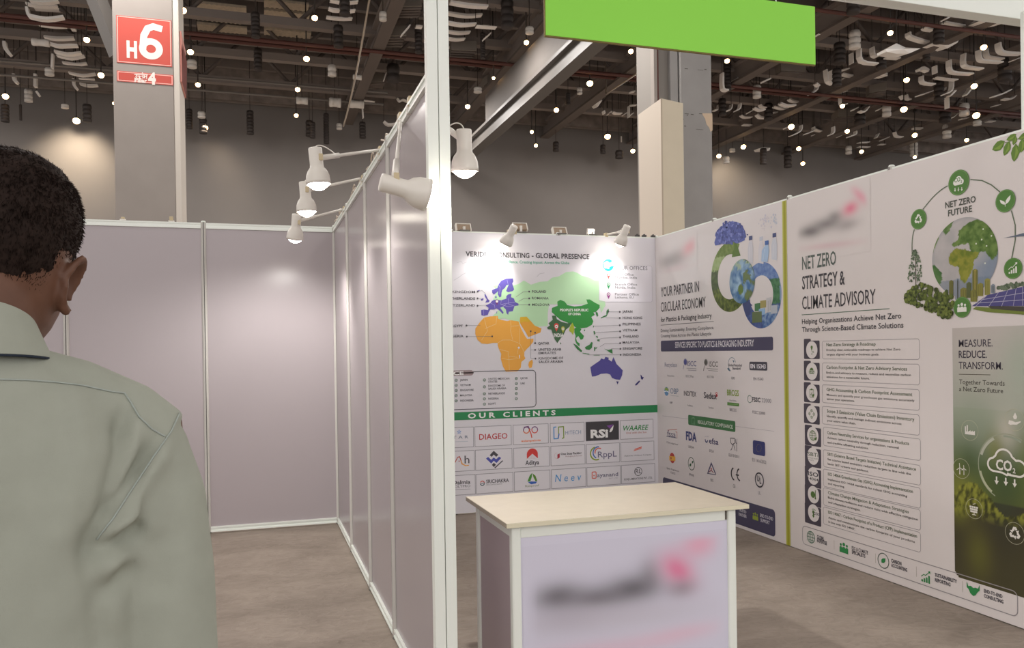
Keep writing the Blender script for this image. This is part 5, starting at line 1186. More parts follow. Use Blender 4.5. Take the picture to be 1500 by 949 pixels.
# flat ceiling cassettes
m_cas = mat('cassette_grey', '#7b746c', .6, .3)
for lab, ox, oy, k, l in (('upper grey ventilation cassette left of the tall front post', 440, 0, 4.745, [555, 248, 740, 245, 690, 328, 520, 330]), ('lower grey ventilation cassette left of the tall front post', 440, 0, 4.745, [430, 575, 585, 568, 570, 610, 420, 612]), ('grey ventilation cassette right of the tall front post', 655, 0, 4.747, [30, 345, 205, 350, 165, 420, 15, 415]), ('topmost ventilation cassette left of the tall front post', 440, 0, 4.745, [620, 45, 845, 40, 820, 120, 620, 125]), ('grey ventilation cassette beside the sloping girder', 655, 0, 4.747, [280, 575, 390, 570, 340, 612, 240, 610]), ('grey ventilation cassette below the green board', 1040, 60, 4.125, [430, 180, 580, 185, 510, 218, 395, 205]), ('lower ventilation cassette right of the green board', 1190, 0, 3.956, [150, 672, 250, 668, 225, 712, 110, 708]), ('upper ventilation cassette right of the green board', 1190, 0, 3.956, [330, 540, 430, 520, 400, 560, 310, 560])):
    pts = [place(ox+l[i]/k, oy+l[i+1]/k, 9.5) for i in range(0, 8, 2)]; z = 9.5
    OCC.append((min(p.x for p in pts), max(p.x for p in pts), min(p.y for p in pts), max(p.y for p in pts)))
    P3 = [Vector((p.x, p.y, z)) for p in pts]; ctr = sum(P3, Vector())/4
    t = thing('ventilation_cassette', ctr, lab, 'cassette')
    g = MB(); g.add(P3+[p+Vector((0, 0, .25)) for p in P3], [(3, 2, 1, 0), (4, 5, 6, 7), (0, 1, 5, 4), (1, 2, 6, 5), (2, 3, 7, 6), (3, 0, 4, 7)], m_cas); g.build('casing', t)
    g = MB()
    for i in range(4):
        a = P3[0].lerp(P3[3], (i+.6)/4.4); b_ = P3[1].lerp(P3[2], (i+.6)/4.4); g.tube([a+Vector((0, 0, -.02)), b_+Vector((0, 0, -.02))], .035, m_beam2, 5)
    g.build('grille', t)
for a in LAMPS: hall_lamp(*a)
for (x, y, tx, ty, e_, sz) in ((112, 178, 112, 250, 430, 1.7), (301, 188, 303, 262, 260, 1.6), (1060, 229, 1068, 275, 170, 1.6)):      # the floodlights that wash the far wall
    p = place(x, y, 9.05)+Vector((0, -.5, 0)); q = onY(tx, ty, YFAR)
    L = D.lights.new('wall_wash', 'SPOT'); L.energy = e_; L.spot_size = sz; L.spot_blend = 1; L.color = (1, .83, .62); L.shadow_soft_size = .1
    o = D.objects.new('wall_wash', L); COL.objects.link(o); o.matrix_world = frame(p, p-q)
# loose white strips sagging from the roof; measured as (crop origin, scale) lists
m_strip = mat('loose_white_strip', '#f0ece6', .6, .3, emit='#000000', es=0)
m_wdrum = mat('white_drum', '#d9d4cc', .6, .3)
m_ddrum = mat('dark_drum', '#3b3532', .6, .35)
GROUPS = [
 ('above the man and left of the red-signed pillar', 0, 0, 4.31, [([190, 3, 280, 15, 370, 5], 20), ([165, 25, 260, 42, 368, 45], 10), ([220, 58, 375, 66], 6), ([172, 50, 182, 95, 205, 108, 300, 124, 405, 110], 18), ([245, 158, 350, 170, 420, 170], 8), ([450, 185, 480, 188], 12), ([280, 235, 360, 245, 470, 243], 14), ([310, 275, 370, 292, 440, 290, 492, 290], 14), ([345, 325, 430, 345, 515, 335], 14), ([360, 352, 450, 370, 535, 355], 10), ([395, 395, 480, 408, 550, 402], 10), ([335, 345, 330, 430], 14), ([435, 460, 520, 478, 605, 468], 10), ([500, 500, 600, 505], 8), ([505, 530, 560, 542, 618, 540], 12), ([30, 265, 38, 310, 70, 350], 20), ([88, 470, 95, 510, 115, 525], 18), ([225, 470, 225, 550], 22), ([232, 580, 250, 606], 16), ([465, 500, 470, 540, 490, 565], 16)]),
 ('left of the tall front post under the dark roof', 440, 0, 4.745, [([205, 5, 270, 18], 10), ([340, 20, 400, 15], 8), ([195, 60, 230, 72, 272, 75], 12), ([340, 80, 380, 75], 12), ([180, 120, 270, 132, 360, 132], 10), ([430, 745, 436, 820], 9), ([580, 845, 610, 868, 680, 860], 16), ([672, 685, 690, 705, 715, 695, 760, 718], 8), ([800, 185, 845, 190], 14), ([440, 700, 515, 712], 6), ([700, 250, 760, 180], 10), ([580, 560, 595, 510], 9)]),
 ('just right of the tall front post under the dark roof', 655, 0, 4.747, [([20, 18, 140, 38, 280, 48], 18), ([0, 92, 130, 112, 240, 105], 16), ([0, 158, 100, 175, 198, 168], 14), ([0, 220, 80, 230, 158, 225], 12), ([0, 268, 60, 277, 122, 272], 10), ([0, 330, 45, 330], 10), ([250, 278, 300, 235], 9), ([200, 185, 340, 195], 8)]),
 ('between the sloping girder and the cream casing', 790, 50, 4.744, [([445, 535, 450, 555], 14), ([475, 560, 490, 545, 505, 540], 9), ([510, 543, 530, 552, 570, 553], 9), ([580, 565, 610, 545], 9), ([625, 570, 650, 550], 9), ([630, 405, 660, 400], 12), ([720, 365, 730, 395, 770, 405], 10), ([700, 440, 755, 440], 8), ([705, 480, 750, 478], 9), ([625, 498, 675, 493], 9), ([620, 500, 620, 580], 5)]),
 ('right of the grey pillar below the green board', 1040, 60, 4.125, [([72, 195, 74, 288, 105, 300], 15), ([315, 250, 360, 230], 14), ([475, 352, 500, 365, 552, 373], 12), ([420, 378, 460, 392, 512, 390], 14), ([385, 398, 430, 410, 480, 407], 9), ([378, 435, 422, 432], 10), ([300, 385, 310, 400, 335, 405], 8), ([265, 405, 295, 420, 328, 418], 8), ([225, 438, 265, 415], 9), ([185, 450, 205, 462, 250, 462], 7), ([280, 445, 300, 462, 338, 465], 13), ([198, 508, 250, 510], 11), ([240, 535, 275, 520, 285, 490], 10), ([20, 420, 45, 415, 52, 385], 9), ([95, 425, 120, 415, 128, 385], 9), ([150, 425, 175, 410, 180, 380], 9), ([600, 325, 640, 295, 645, 260], 12), ([600, 325, 660, 328], 9), ([450, 530, 480, 515], 12), ([485, 575, 520, 560, 545, 540, 550, 510], 9), ([570, 565, 620, 545, 625, 520], 8), ([632, 535, 660, 545], 8)]),
 ('right of the green board under the dark roof', 1190, 0, 3.956, [([25, 205, 70, 190, 95, 178], 13), ([270, 285, 280, 355, 372, 372], 13), ([224, 310, 226, 370], 9), ([345, 275, 350, 320, 372, 330], 11), ([425, 335, 500, 340], 11), ([555, 190, 562, 215, 632, 238], 17), ([75, 405, 85, 470, 115, 488], 12), ([105, 410, 112, 465], 10), ([170, 430, 230, 442, 290, 435], 12), ([165, 410, 205, 400], 10), ([170, 457, 245, 459], 8), ([165, 475, 205, 478], 7), ([15, 485, 35, 500], 12), ([162, 560, 166, 605, 195, 605], 7), ([230, 640, 258, 625], 11), ([270, 645, 295, 650, 322, 620], 10), ([375, 640, 400, 625], 8), ([455, 640, 475, 620], 12), ([510, 555, 525, 575], 9), ([540, 550, 548, 572, 565, 578], 9), ([0, 740, 20, 755, 55, 762], 10), ([0, 785, 50, 770], 8), ([95, 785, 118, 770, 120, 735], 9), ([145, 795, 180, 775], 9), ([205, 795, 245, 780, 248, 760], 9), ([365, 800, 380, 775], 8), ([395, 815, 440, 795], 9), ([475, 765, 485, 790, 520, 795], 7), ([265, 828, 325, 825], 6), ([265, 852, 328, 853], 7), ([385, 838, 418, 838], 6), ([585, 745, 632, 745], 15)]),
 ('in the top right corner under the header beam', 1340, 0, 4.744, [([200, 140, 285, 90], 16), ([200, 160, 305, 180, 365, 185], 17), ([290, 85, 340, 105, 440, 122], 20), ([60, 195, 80, 205, 125, 212], 12), ([0, 275, 60, 290, 115, 300], 18), ([0, 345, 45, 335], 15), ([578, 300, 585, 345, 620, 370, 735, 375], 24), ([440, 350, 446, 405, 475, 425, 600, 435], 15), ([490, 340, 497, 385, 520, 400, 608, 412], 14), ([338, 375, 337, 450, 380, 470, 465, 480], 17), ([235, 420, 241, 488, 280, 508, 395, 515], 17), ([45, 530, 52, 575, 132, 588], 14), ([20, 490, 50, 478, 85, 495], 30), ([137, 460, 139, 512], 18), ([140, 540, 220, 552, 288, 557], 10), ([15, 668, 75, 650, 132, 628], 10), ([255, 560, 248, 630, 195, 660], 12), ([282, 560, 278, 620, 235, 670], 18), ([222, 675, 224, 755], 9), ([385, 570, 378, 622, 345, 665], 14), ([215, 580, 205, 630], 13), ([535, 675, 600, 655, 660, 625], 13), ([610, 690, 660, 690, 695, 665], 13), ([315, 830, 365, 820], 12), ([255, 820, 290, 790], 12), ([500, 845, 550, 845], 8), ([540, 740, 585, 730], 10), ([670, 425, 735, 400], 13)])]
def hanger(o, p):
    g = MB(); q = Vector(p)-o.location; g.tube([q+Vector((0, 0, -.02)), q+Vector((.01, 0, max(.1, 11.5-p[2])))], .009, m_hlh, 5)
    h = g.build('hanger_wire'); h.parent = o
random.seed(17)
for where, ox, oy, k, lst in GROUPS:
    for l, w in lst:
        pts = [(ox+l[i]/k, oy+l[i+1]/k) for i in range(0, len(l), 2)]
        if len(pts) > 2:                               # smooth sag
            sm = []
            for i in range(len(pts)-1):
                p0, p1, p2, p3 = pts[max(i-1, 0)], pts[i], pts[i+1], pts[min(i+2, len(pts)-1)]
                for s_ in (0, .33, .66):
                    sm.append(tuple(.5*(2*p1[j]+(p2[j]-p0[j])*s_+(2*p0[j]-5*p1[j]+4*p2[j]-p3[j])*s_*s_+(3*p1[j]-p0[j]-3*p2[j]+p3[j])*s_**3) for j in (0, 1)))
            pts = sm+[pts[-1]]
        tp_ = min(pts, key=lambda q: q[1]); c = place(tp_[0], tp_[1], random.uniform(9.4, 9.75)); yy = settle(min(q[0] for q in pts)-w/k/2, max(q[0] for q in pts)+w/k/2, pts[0][1], min(c.y, 27.4), .0055)
        P3 = [onY(x, y, yy) for x, y in pts]; wid = w/k/FPX*yy*.95
        g = MB(); vs = []; n = len(P3)
        for i, p in enumerate(P3):
            d = (P3[min(i+1, n-1)]-P3[max(i-1, 0)]).normalized(); nrm = Vector((-d.z, 0, d.x)); tp = wid/2*(.75+.25*math.sin(math.pi*i/(n-1)))
            for dy in (-.09, .09): vs += [p+nrm*tp+Vector((0, dy, 0)), p-nrm*tp+Vector((0, dy, 0))]
        fs = []
        for i in range(n-1):
            a = i*4; b_ = a+4
            fs += [(a, b_, b_+1, a+1), (a+2, a+3, b_+3, b_+2), (a, a+2, b_+2, b_), (a+1, b_+1, b_+3, a+3)]
        fs += [(0, 1, 3, 2), (4*n-4, 4*n-2, 4*n-1, 4*n-3)]
        g.add(vs, fs, m_strip)
        o_ = tag(g.build('hanging_strip', loc=P3[0]), 'loose white strip sagging '+where, 'strip', 'loose strips '+where)
        hanger(o_, max(P3, key=lambda q: q.z))
# torn white cloth pieces
for lab, ox, oy, k, l in (('torn white cloth hanging right of the green board, biggest there', 1190, 0, 3.956, [425, 285, 488, 250, 540, 275, 628, 280, 560, 310, 490, 312, 430, 300]), ('narrow torn white cloth right of the green board, below the biggest one', 1190, 0, 3.956, [330, 412, 380, 415, 437, 420, 437, 440, 400, 440]), ('crumpled white cloth on a red pipe right of the green board', 1190, 0, 3.956, [20, 520, 110, 530, 210, 505, 205, 530, 140, 545, 60, 540]), ('torn white cloth right under the header beam', 1340, 0, 4.744, [440, 150, 480, 110, 560, 100, 650, 125, 640, 155, 560, 168]), ('torn white cloth below the header beam, left of the right corner', 1340, 0, 4.744, [110, 305, 200, 262, 310, 265, 300, 295, 230, 335, 200, 318]), ('crumpled white cloth below the green board right of the grey pillar', 1040, 60, 4.125, [160, 232, 190, 188, 215, 232, 190, 238]), ('small white cloth lump hanging over the wall right of the grey pillar', 1040, 60, 4.125, [292, 650, 325, 640, 365, 645, 360, 662, 300, 664]), ('white diamond of cloth hanging left of the cream casing', 790, 50, 4.744, [372, 470, 408, 438, 438, 460, 406, 506])):
    pts = [(ox+l[i]/k, oy+l[i+1]/k) for i in range(0, len(l), 2)]
    c = place(*min(pts, key=lambda q: q[1]), random.uniform(9.5, 9.8)); yy = settle(min(q[0] for q in pts), max(q[0] for q in pts), pts[0][1], min(c.y, 27.2), .016)
    P3 = [onY(x, y, yy) for x, y in pts]; ctr = sum(P3, Vector())/len(P3); n = len(P3)
    g = MB(); vs = P3+[p+(ctr-p)*.12+Vector((0, .35, .02)) for p in P3]+[ctr+Vector((0, -.12, -.03))]
    g.add(vs, [(i, (i+1) % n, 2*n) for i in range(n)]+[(i, n+i, n+(i+1) % n, (i+1) % n) for i in range(n)]+[tuple(range(2*n-1, n-1, -1))], m_strip)
    o_ = tag(g.build('torn_cloth', loc=ctr), lab, 'cloth'); hanger(o_, max(P3, key=lambda q: q.z))
def drum(x0, y0, x1, y1, m, lab, grp, z=9.6, horiz=False):
    p = place((x0+x1)/2, y1, z-.5); yy = settle(x0, x1, y1, min(p.y, 27.3), (y1-y0 if horiz else x1-x0)/2/FPX)
    a, b_ = onY(x0, (y0+y1)/2, yy), onY(x1, (y0+y1)/2, yy); top, bot = onY((x0+x1)/2, y0, yy).z, onY((x0+x1)/2, y1, yy).z
    g = MB()
    if horiz:
        R = (top-bot)/2; Ln = b_.x-a.x; M = Matrix.Translation((a.x, yy, (top+bot)/2)) @ Matrix.Rotation(math.pi/2, 4, 'Y')
        prof = [(R*.8, 0), (R, .02), (R, Ln*.3), (R*.93, Ln*.32), (R*.93, Ln*.7), (R, Ln*.72), (R, Ln)]
    else:
        R = (b_.x-a.x)/2; h = top-bot; M = Matrix.Translation(((a.x+b_.x)/2, yy, bot))
        prof = [(R*.8, 0)]; n = max(2, int(h/(R*.9)))
        for i in range(n): prof += [(R, h*(i+.08)/n), (R, h*(i+.7)/n), (R*.88, h*(i+.76)/n), (R*.88, h*(i+.98)/n)]
        prof.append((R*.7, h))
    g.lathe(prof, m, 14, M)
    o_ = tag(g.build('hanging_drum', loc=((a.x+b_.x)/2, yy, bot)), lab, 'drum', grp); hanger(o_, ((a.x+b_.x)/2, yy, top))
for where, ox, oy, k, lst in (('just right of the red-signed pillar', 260, 0, 4.745, [(510, 90, 575, 262), (530, 340, 590, 490), (480, 770, 530, 935), (60, 760, 105, 895), (150, 820, 205, 930), (890, 840, 945, 949)]),
    ('left of the red-signed pillar', 0, 0, 4.31, [(5, 660, 60, 770), (120, 660, 140, 760), (520, 660, 580, 770)]),
    ('left of the tall front post', 440, 0, 4.745, [(272, 0, 345, 110), (230, 180, 298, 330), (600, 450, 690, 570), (795, 200, 849, 370), (65, 850, 105, 960), (410, 850, 455, 960), (160, 790, 200, 1000)]),
    ('between the tall front post and the green board', 655, 0, 4.747, [(375, 0, 460, 200), (230, 230, 265, 410), (415, 560, 470, 705), (490, 520, 535, 635), (680, 310, 730, 440), (375, 770, 410, 910)]),
    ('left of the cream casing', 790, 50, 4.744, [(95, 750, 135, 815), (425, 770, 460, 830), (530, 810, 580, 865), (185, 410, 215, 490)]),
    ('right of the grey pillar', 1040, 60, 4.125, [(305, 650, 340, 745), (450, 640, 490, 765), (84, 125, 125, 300), (55, 350, 95, 450), (330, 380, 375, 480)]),
    ('right of the green board', 1190, 0, 3.956, [(205, 0, 268, 80), (130, 250, 185, 370), (375, 310, 422, 400), (120, 400, 163, 500), (250, 660, 300, 720)]),
    ('in the top right corner', 1340, 0, 4.744, [(590, 410, 660, 560), (137, 190, 195, 300), (60, 300, 100, 420), (142, 560, 195, 700), (180, 770, 240, 850)])):
    for (x0, y0, x1, y1) in lst: drum(ox+x0/k, oy+y0/k, ox+x1/k, oy+y1/k, m_ddrum, 'dark ribbed drum hanging from the roof '+where, 'dark roof drums '+where)
for where, ox, oy, k, lst in (('left of the red-signed pillar', 0, 0, 4.31, [(200, 245, 312, 292, 1), (282, 430, 343, 478, 0), (152, 565, 207, 645, 0), (385, 660, 435, 685, 0)]), ('right of the red-signed pillar', 260, 0, 4.745, [(65, 420, 135, 472, 0), (140, 778, 195, 820, 0), (825, 675, 905, 725, 1)]),
    ('left of the tall front post', 440, 0, 4.745, [(200, 680, 280, 745, 1), (340, 698, 440, 752, 1), (548, 85, 600, 145, 0), (365, 520, 425, 555, 1), (250, 860, 290, 900, 0), (190, 455, 250, 530, 0)]), ('beside the green board', 655, 0, 4.747, [(545, 190, 600, 235, 0), (185, 610, 240, 645, 0)]),
    ('left of the cream casing', 790, 50, 4.744, [(262, 375, 298, 418, 0), (565, 710, 574, 750, 0)]), ('right of the grey pillar', 1040, 60, 4.125, [(262, 270, 305, 345, 0), (120, 650, 150, 672, 0), (82, 700, 115, 740, 0)]), ('right of the green board', 1190, 0, 3.956, [(218, 180, 272, 282, 0), (410, 612, 450, 675, 0), (195, 848, 225, 893, 0), (570, 825, 605, 905, 0)]),
    ('in the top right corner', 1340, 0, 4.744, [(318, 722, 370, 805, 0), (200, 868, 245, 960, 0), (412, 840, 455, 872, 0)])):
    for (x0, y0, x1, y1, h) in lst: drum(ox+x0/k, oy+y0/k, ox+x1/k, oy+y1/k, m_wdrum, 'white drum hanging from the roof '+where, 'white roof drums '+where, horiz=bool(h))
# long slanting cable
m_cab = mat('hanging_cable', '#a89c8c', .5, .3)
g = MB(); A0, A1 = onY(541, 0, 17.5), onY(503, 185, 24)
g.tube([A0+(A0-A1)*.3]+[A0.lerp(A1, i/8)+Vector((0, 0, -.22*math.sin(math.pi*i/8))) for i in range(9)], .022, m_cab, 6)
tag(g.build('hanging_cable', loc=A0), 'thin pale cable slanting down from the roof left of the tall front post', 'cable')
g = MB(); A0, A1 = onY(1495, 43, 19), onY(1335, 109, 26)
g.tube([A0.lerp(A1, i/4) for i in range(-1, 5)], .03, m_cab, 6)
tag(g.build('hanging_cable', loc=A0), 'straight pale cable along a roof beam in the top right corner', 'cable')
g = MB(); A0, A1 = onY(952, 95, 17), onY(888, 138, 22)
g.tube([A0.lerp(A1, i/4) for i in range(5)]+[A1+Vector((.05, .1, 11.5-A1.z))], .02, m_cab, 6)
tag(g.build('hanging_cable', loc=A0), 'pale cable tray line left of the grey pillar', 'cable')
# diagonal brace beside the left pillar
g = MB(); A0, A1 = onY(142, 0, 15.2), onY(166, 60, 15.2)
g.tube([A0+(A0-A1)*.6, A1+(A1-A0)*.35], .16, m_gir, 4, False)
tag(g.build('diagonal_brace', loc=A0), "grey diagonal steel brace meeting the red-signed pillar's left side", 'brace')
# ------------------------------------------------------------------ the man in the left foreground, seen from behind
m_skin = mat('skin_brown', '#6b4a3a', .5, .35, var=.10, vscale=40)
m_hair = mat('hair_black', '#2b211d', .75, .12, var=.3, vscale=160)
m_shirt = mat('shirt_pale_mint', '#a3a79b', .85, .15, var=.03, vscale=30, bump=.12, bscale=900)
m_navy = mat('collar_navy', '#2c3440', .8, .2)
m_seam = mat('shirt_seam', '#a6aea8', .85, .15)
m_trou = mat('trousers_charcoal', '#34363c', .85, .15)
m_shoe = mat('shoe_black', '#17161a', .35, .5)
def voxel(mb, size, sm=4, fac=.5):
    o = mb.build('volume'); md = o.modifiers.new('r', 'REMESH'); md.mode = 'VOXEL'; md.voxel_size = size
    s_ = o.modifiers.new('s', 'SMOOTH'); s_.iterations = sm; s_.factor = fac
    dg = bpy.context.evaluated_depsgraph_get(); me = D.meshes.new_from_object(o.evaluated_get(dg))
    mats = list(mb.mats); old = o.data; D.objects.remove(o); D.meshes.remove(old)
    me.materials.clear()
    for m in mats[:1]: me.materials.append(m)
    for p in me.polygons: p.use_smooth = True; p.material_index = 0
    return me
def loft(g, rings, m, n=36, ex=2.2, M=None):     # ring: (cx, cy, z, half width, front, back)
    vs = []; fs = []
    for (cx, cy, z, a, f, b_) in rings:
        for i in range(n):
            t_ = 2*math.pi*i/n; c, s_ = math.cos(t_), math.sin(t_)
            vs.append((cx+a*math.copysign(abs(c)**(2/ex), c), cy+(f if s_ > 0 else b_)*math.copysign(abs(s_)**(2/ex), s_), z))
    for k in range(len(rings)-1):
        for i in range(n): j = (i+1) % n; fs.append((k*n+i, k*n+j, (k+1)*n+j, (k+1)*n+i))
    fs += [tuple(range(n-1, -1, -1)), tuple(range((len(rings)-1)*n, len(rings)*n))]
    return g.add(vs, fs, m, True, M)
def linkpart(me, name, parent):
    me.name = name; o = D.objects.new(name, me); COL.objects.link(o); o.parent = parent; return o
MP = EYEP+rt*-.642+fw*.95
man = thing('person', (MP.x, MP.y, 0), 'man with short black hair in a pale mint shirt, seen from behind', 'person')
del man['_o']
man.rotation_euler = (0, 0, math.radians(9))
MI = (Matrix.Translation((MP.x, MP.y, 0)) @ Matrix.Rotation(math.radians(9), 4, 'Z')).inverted()
HC = Vector((.036, .012, 1.445))               # chin level of the head
HM = Matrix.Translation(HC) @ Matrix.Translation((0, -.02, .03)) @ Matrix.Rotation(math.radians(-7), 4, 'X') @ Matrix.Rotation(math.radians(3), 4, 'Y') @ Matrix.Rotation(math.radians(-6), 4, 'Z') @ Matrix.Translation((0, .02, -.03))
HR = [(0, 0, 0, .024, .080, .02), (0, 0, .012, .038, .090, .034), (0, 0, .03, .051, .095, .05), (0, 0, .05, .060, .097, .066), (0, 0, .075, .0655, .097, .082), (0, 0, .10, .0695, .097, .093), (0, 0, .125, .073, .096, .099), (0, 0, .15, .0755, .095, .101), (0, 0, .175, .0745, .09, .098), (0, 0, .197, .068, .079, .089), (0, 0, .214, .056, .061, .073), (0, 0, .227, .037, .038, .048), (0, 0, .233, .015, .015, .02)]
g = MB()
loft(g, HR, m_skin, 40, 2.15, HM)
g.tube([HM @ Vector((0, .09, .115)), HM @ Vector((0, .106, .088)), HM @ Vector((0, .110, .075))], [.008, .012, .013], m_skin, 10)            # nose
for s_ in (-1, 1):
    g.tube([HM @ Vector((s_*.013, .099, .075)), HM @ Vector((s_*.004, .104, .074))], [.008, .009], m_skin, 8)
    g.tube([HM @ Vector((s_*.014, .090, .123)), HM @ Vector((s_*.04, .083, .124))], [.007, .006], m_skin, 8)                            # brow
    g.tube([HM @ Vector((s_*.002, .094, .050)), HM @ Vector((s_*.022, .088, .049))], [.007, .004], m_skin, 8)                           # upper lip
    g.tube([HM @ Vector((s_*.002, .093, .041)), HM @ Vector((s_*.02, .087, .043))], [.0075, .004], m_skin, 8)                           # lower lip
    # ear: rim swept round a hollow shell, leaning out and back
    def E(a, r, o_): return HM @ Vector((s_*(.0645+o_), -.012+r*math.cos(a)*.6-o_*.35, .076+r*1.05*math.sin(a)))
    rim = [E(math.radians(d), .032-.006*math.sin(math.radians((d-60)*.5))**2, .007+.017*max(0, math.sin(math.radians(max(0, min(180, d+15))))) if d < 200 else .005) for d in range(-35, 276, 12)]
    g.tube(rim, [.0036+.0014*math.sin(math.pi*i/(len(rim)-1)) for i in range(len(rim))], m_skin, 10)
    inn = [E(math.radians(d), .021, .006+.006*max(0, math.sin(math.radians(d)))) for d in range(-35, 276, 12)]; ctr = E(0, 0, -.004)
    vs = rim+inn+[ctr]; n = len(rim); off = HM.to_3x3() @ Vector((s_*-.006, .001, 0))
    vs2 = vs+[v+off for v in vs]; k = len(vs)
    f1 = [(i, i+1, n+i+1, n+i) for i in range(n-1)]+[(n+i, n+i+1, 2*n) for i in range(n-1)]
    g.add(vs2, f1+[tuple(q+k for q in reversed(f)) for f in f1], m_skin, True)
    g.tube([E(math.radians(-60), .028, .006), E(math.radians(-85), .032, .006), E(math.radians(-115), .028, .004)], [.005, .0065, .005], m_skin, 10)   # lobe
    g.tube([E(math.radians(100), .02, .0), E(math.radians(180), .016, .002), E(math.radians(250), .022, .0)], [.006, .008, .007], m_skin, 8)
g.tube([(0, -.028, 1.36), (.004, -.024, 1.42), (.020, -.016, 1.47), (.032, -.008, 1.54)], [.066, .059, .056, .056], m_skin, 20)
loft(g, [(0, 0, .80, .155, .10, .10), (0, 0, .95, .150, .10, .095), (0, 0, 1.15, .168, .11, .10), (0, 0, 1.28, .175, .105, .10), (0, 0, 1.36, .15, .085, .085), (0, -.01, 1.41, .08, .06, .06)], m_skin, 28)
for s_ in (-1, 1):
    g.tube([(s_*.15, 0, 1.36), (s_*.188, 0, 1.335), (s_*.20, -.01, 1.20), (s_*.212, -.01, 1.06), (s_*.222, .03, .95), (s_*.228, .06, .83), (s_*.228, .07, .80)], [.05, .052, .046, .038, .038, .026, .025], m_skin, 14)
    P0 = Vector((s_*.228, .075, .79))
    g.tube([P0, P0+Vector((0, .01, -.05)), P0+Vector((0, .012, -.085))], [.024, .034, .03], m_skin, 12)
    for k, (dy, L_, r) in enumerate(((.030, .068, .0085), (.011, .078, .009), (-.008, .072, .0085), (-.026, .056, .0075))):
        b_ = P0+Vector((0, .012+dy, -.078)); g.tube([b_, b_+Vector((-s_*.004, dy*.1, -L_*.45)), b_+Vector((-s_*.016, dy*.1, -L_*.8)), b_+Vector((-s_*.026, dy*.1, -L_)) ], [r, r*.95, r*.85, r*.7], m_skin, 8)
    g.tube([P0+Vector((0, .028, -.03)), P0+Vector((-s_*.012, .052, -.058)), P0+Vector((-s_*.02, .056, -.088))], [.013, .011, .008], m_skin, 8)
    g.tube([(s_*.085, 0, .86), (s_*.09, 0, .70), (s_*.092, .005, .48), (s_*.095, -.012, .34), (s_*.097, -.01, .09)], [.085, .078, .055, .054, .035], m_skin, 16)
    g.tube([(s_*.097, -.03, .05), (s_*.10, .05, .04), (s_*.106, .15, .03)], [.036, .038, .026], m_skin, 12)
body = linkpart(voxel(g, .0042, 3), 'body', man)
# hair: cropped shell over the skull, thinning out towards the nape and round the ears, with short strands
HI = HM.inverted()
hv = []; hf = []
def hairline(p):             # >0 where hair grows (p in head space)
    if p.z < .03: return -1
    front = .138+.03*max(0, 1-abs(p.x)/.08)
    if p.y > .055: lim = front
    elif p.y > .012: lim = .095+(p.y-.012)*1.0
    elif p.y > -.045: lim = .112-.004*(p.y < -.02)
    else: lim = .062+.02*min(1, max(0, (p.y+.075)/.03))
    return p.z-lim
nr, na = 46, 110
zs = [.045+(.2335-.045)*math.sin(math.pi/2*i/nr) for i in range(nr+1)]
def headpt(z, a):
    for k in range(len(HR)-1):
        if HR[k][2] <= z <= HR[k+1][2]+1e-6:
            t_ = (z-HR[k][2])/(HR[k+1][2]-HR[k][2]); r = [HR[k][q]+(HR[k+1][q]-HR[k][q])*t_ for q in range(6)]; break
    else: r = HR[-1]
    c, s_ = math.cos(a), math.sin(a)
    return Vector((r[3]*math.copysign(abs(c)**(2/2.15), c), (r[4] if s_ > 0 else r[5])*math.copysign(abs(s_)**(2/2.15), s_), z))
for z in zs:
    for i in range(na):
        p = headpt(z, 2*math.pi*i/na); h = hairline(p)
        nrm = Vector((p.x, p.y*.8, (p.z-.11)*.8)).normalized()
        th = -.0014+.0076*max(0, min(1, h/.05)) if h > 0 else -.006
        th += (.0018*noise.noise(p*70)+.0012*noise.noise(p*190)) if h > .005 else 0
        hv.append(HM @ (p+nrm*th))
for k in range(nr):
    for i in range(na): j = (i+1) % na; hf.append((k*na+i, k*na+j, (k+1)*na+j, (k+1)*na+i))
hf.append(tuple(range(nr*na, (nr+1)*na)))
g = MB(); g.add(hv, hf, m_hair, True)
random.seed(31)
cnt = 0
while cnt < 11000:
    a = random.uniform(0, 2*math.pi); z = random.uniform(.055, .2335); p = headpt(z, a); h = hairline(p)
    if h < -.024 or random.random() > (.35+h*9 if h > .004 else .5*(1+(h-.004)/.028)): continue
    nrm = Vector((p.x, p.y*.8, (p.z-.11)*.8)).normalized()
    flow = Vector((p.x*1.5, -.35, -.75+.9*(p.z > .2))).normalized(); flow = (flow-nrm*flow.dot(nrm)).normalized()
    ln = random.uniform(.004, .009)*min(1, .35+max(0, h)/.05); base = p+nrm*(-.0006+.006*max(0, min(1, h/.06)))
    d = (flow*.9+nrm*random.uniform(.1, .45)+Vector((random.gauss(0, .18), random.gauss(0, .18), random.gauss(0, .15)))).normalized()
    sd = d.cross(nrm)
    if sd.length < .05: continue
    sd = sd.normalized()*.00032
    g.add([HM @ q for q in (base-sd-nrm*.001, base+sd-nrm*.001, base+d*ln, base+nrm*.0008)], [(0, 1, 2), (1, 3, 2), (3, 0, 2)], m_hair); cnt += 1
g.build('hair', man)
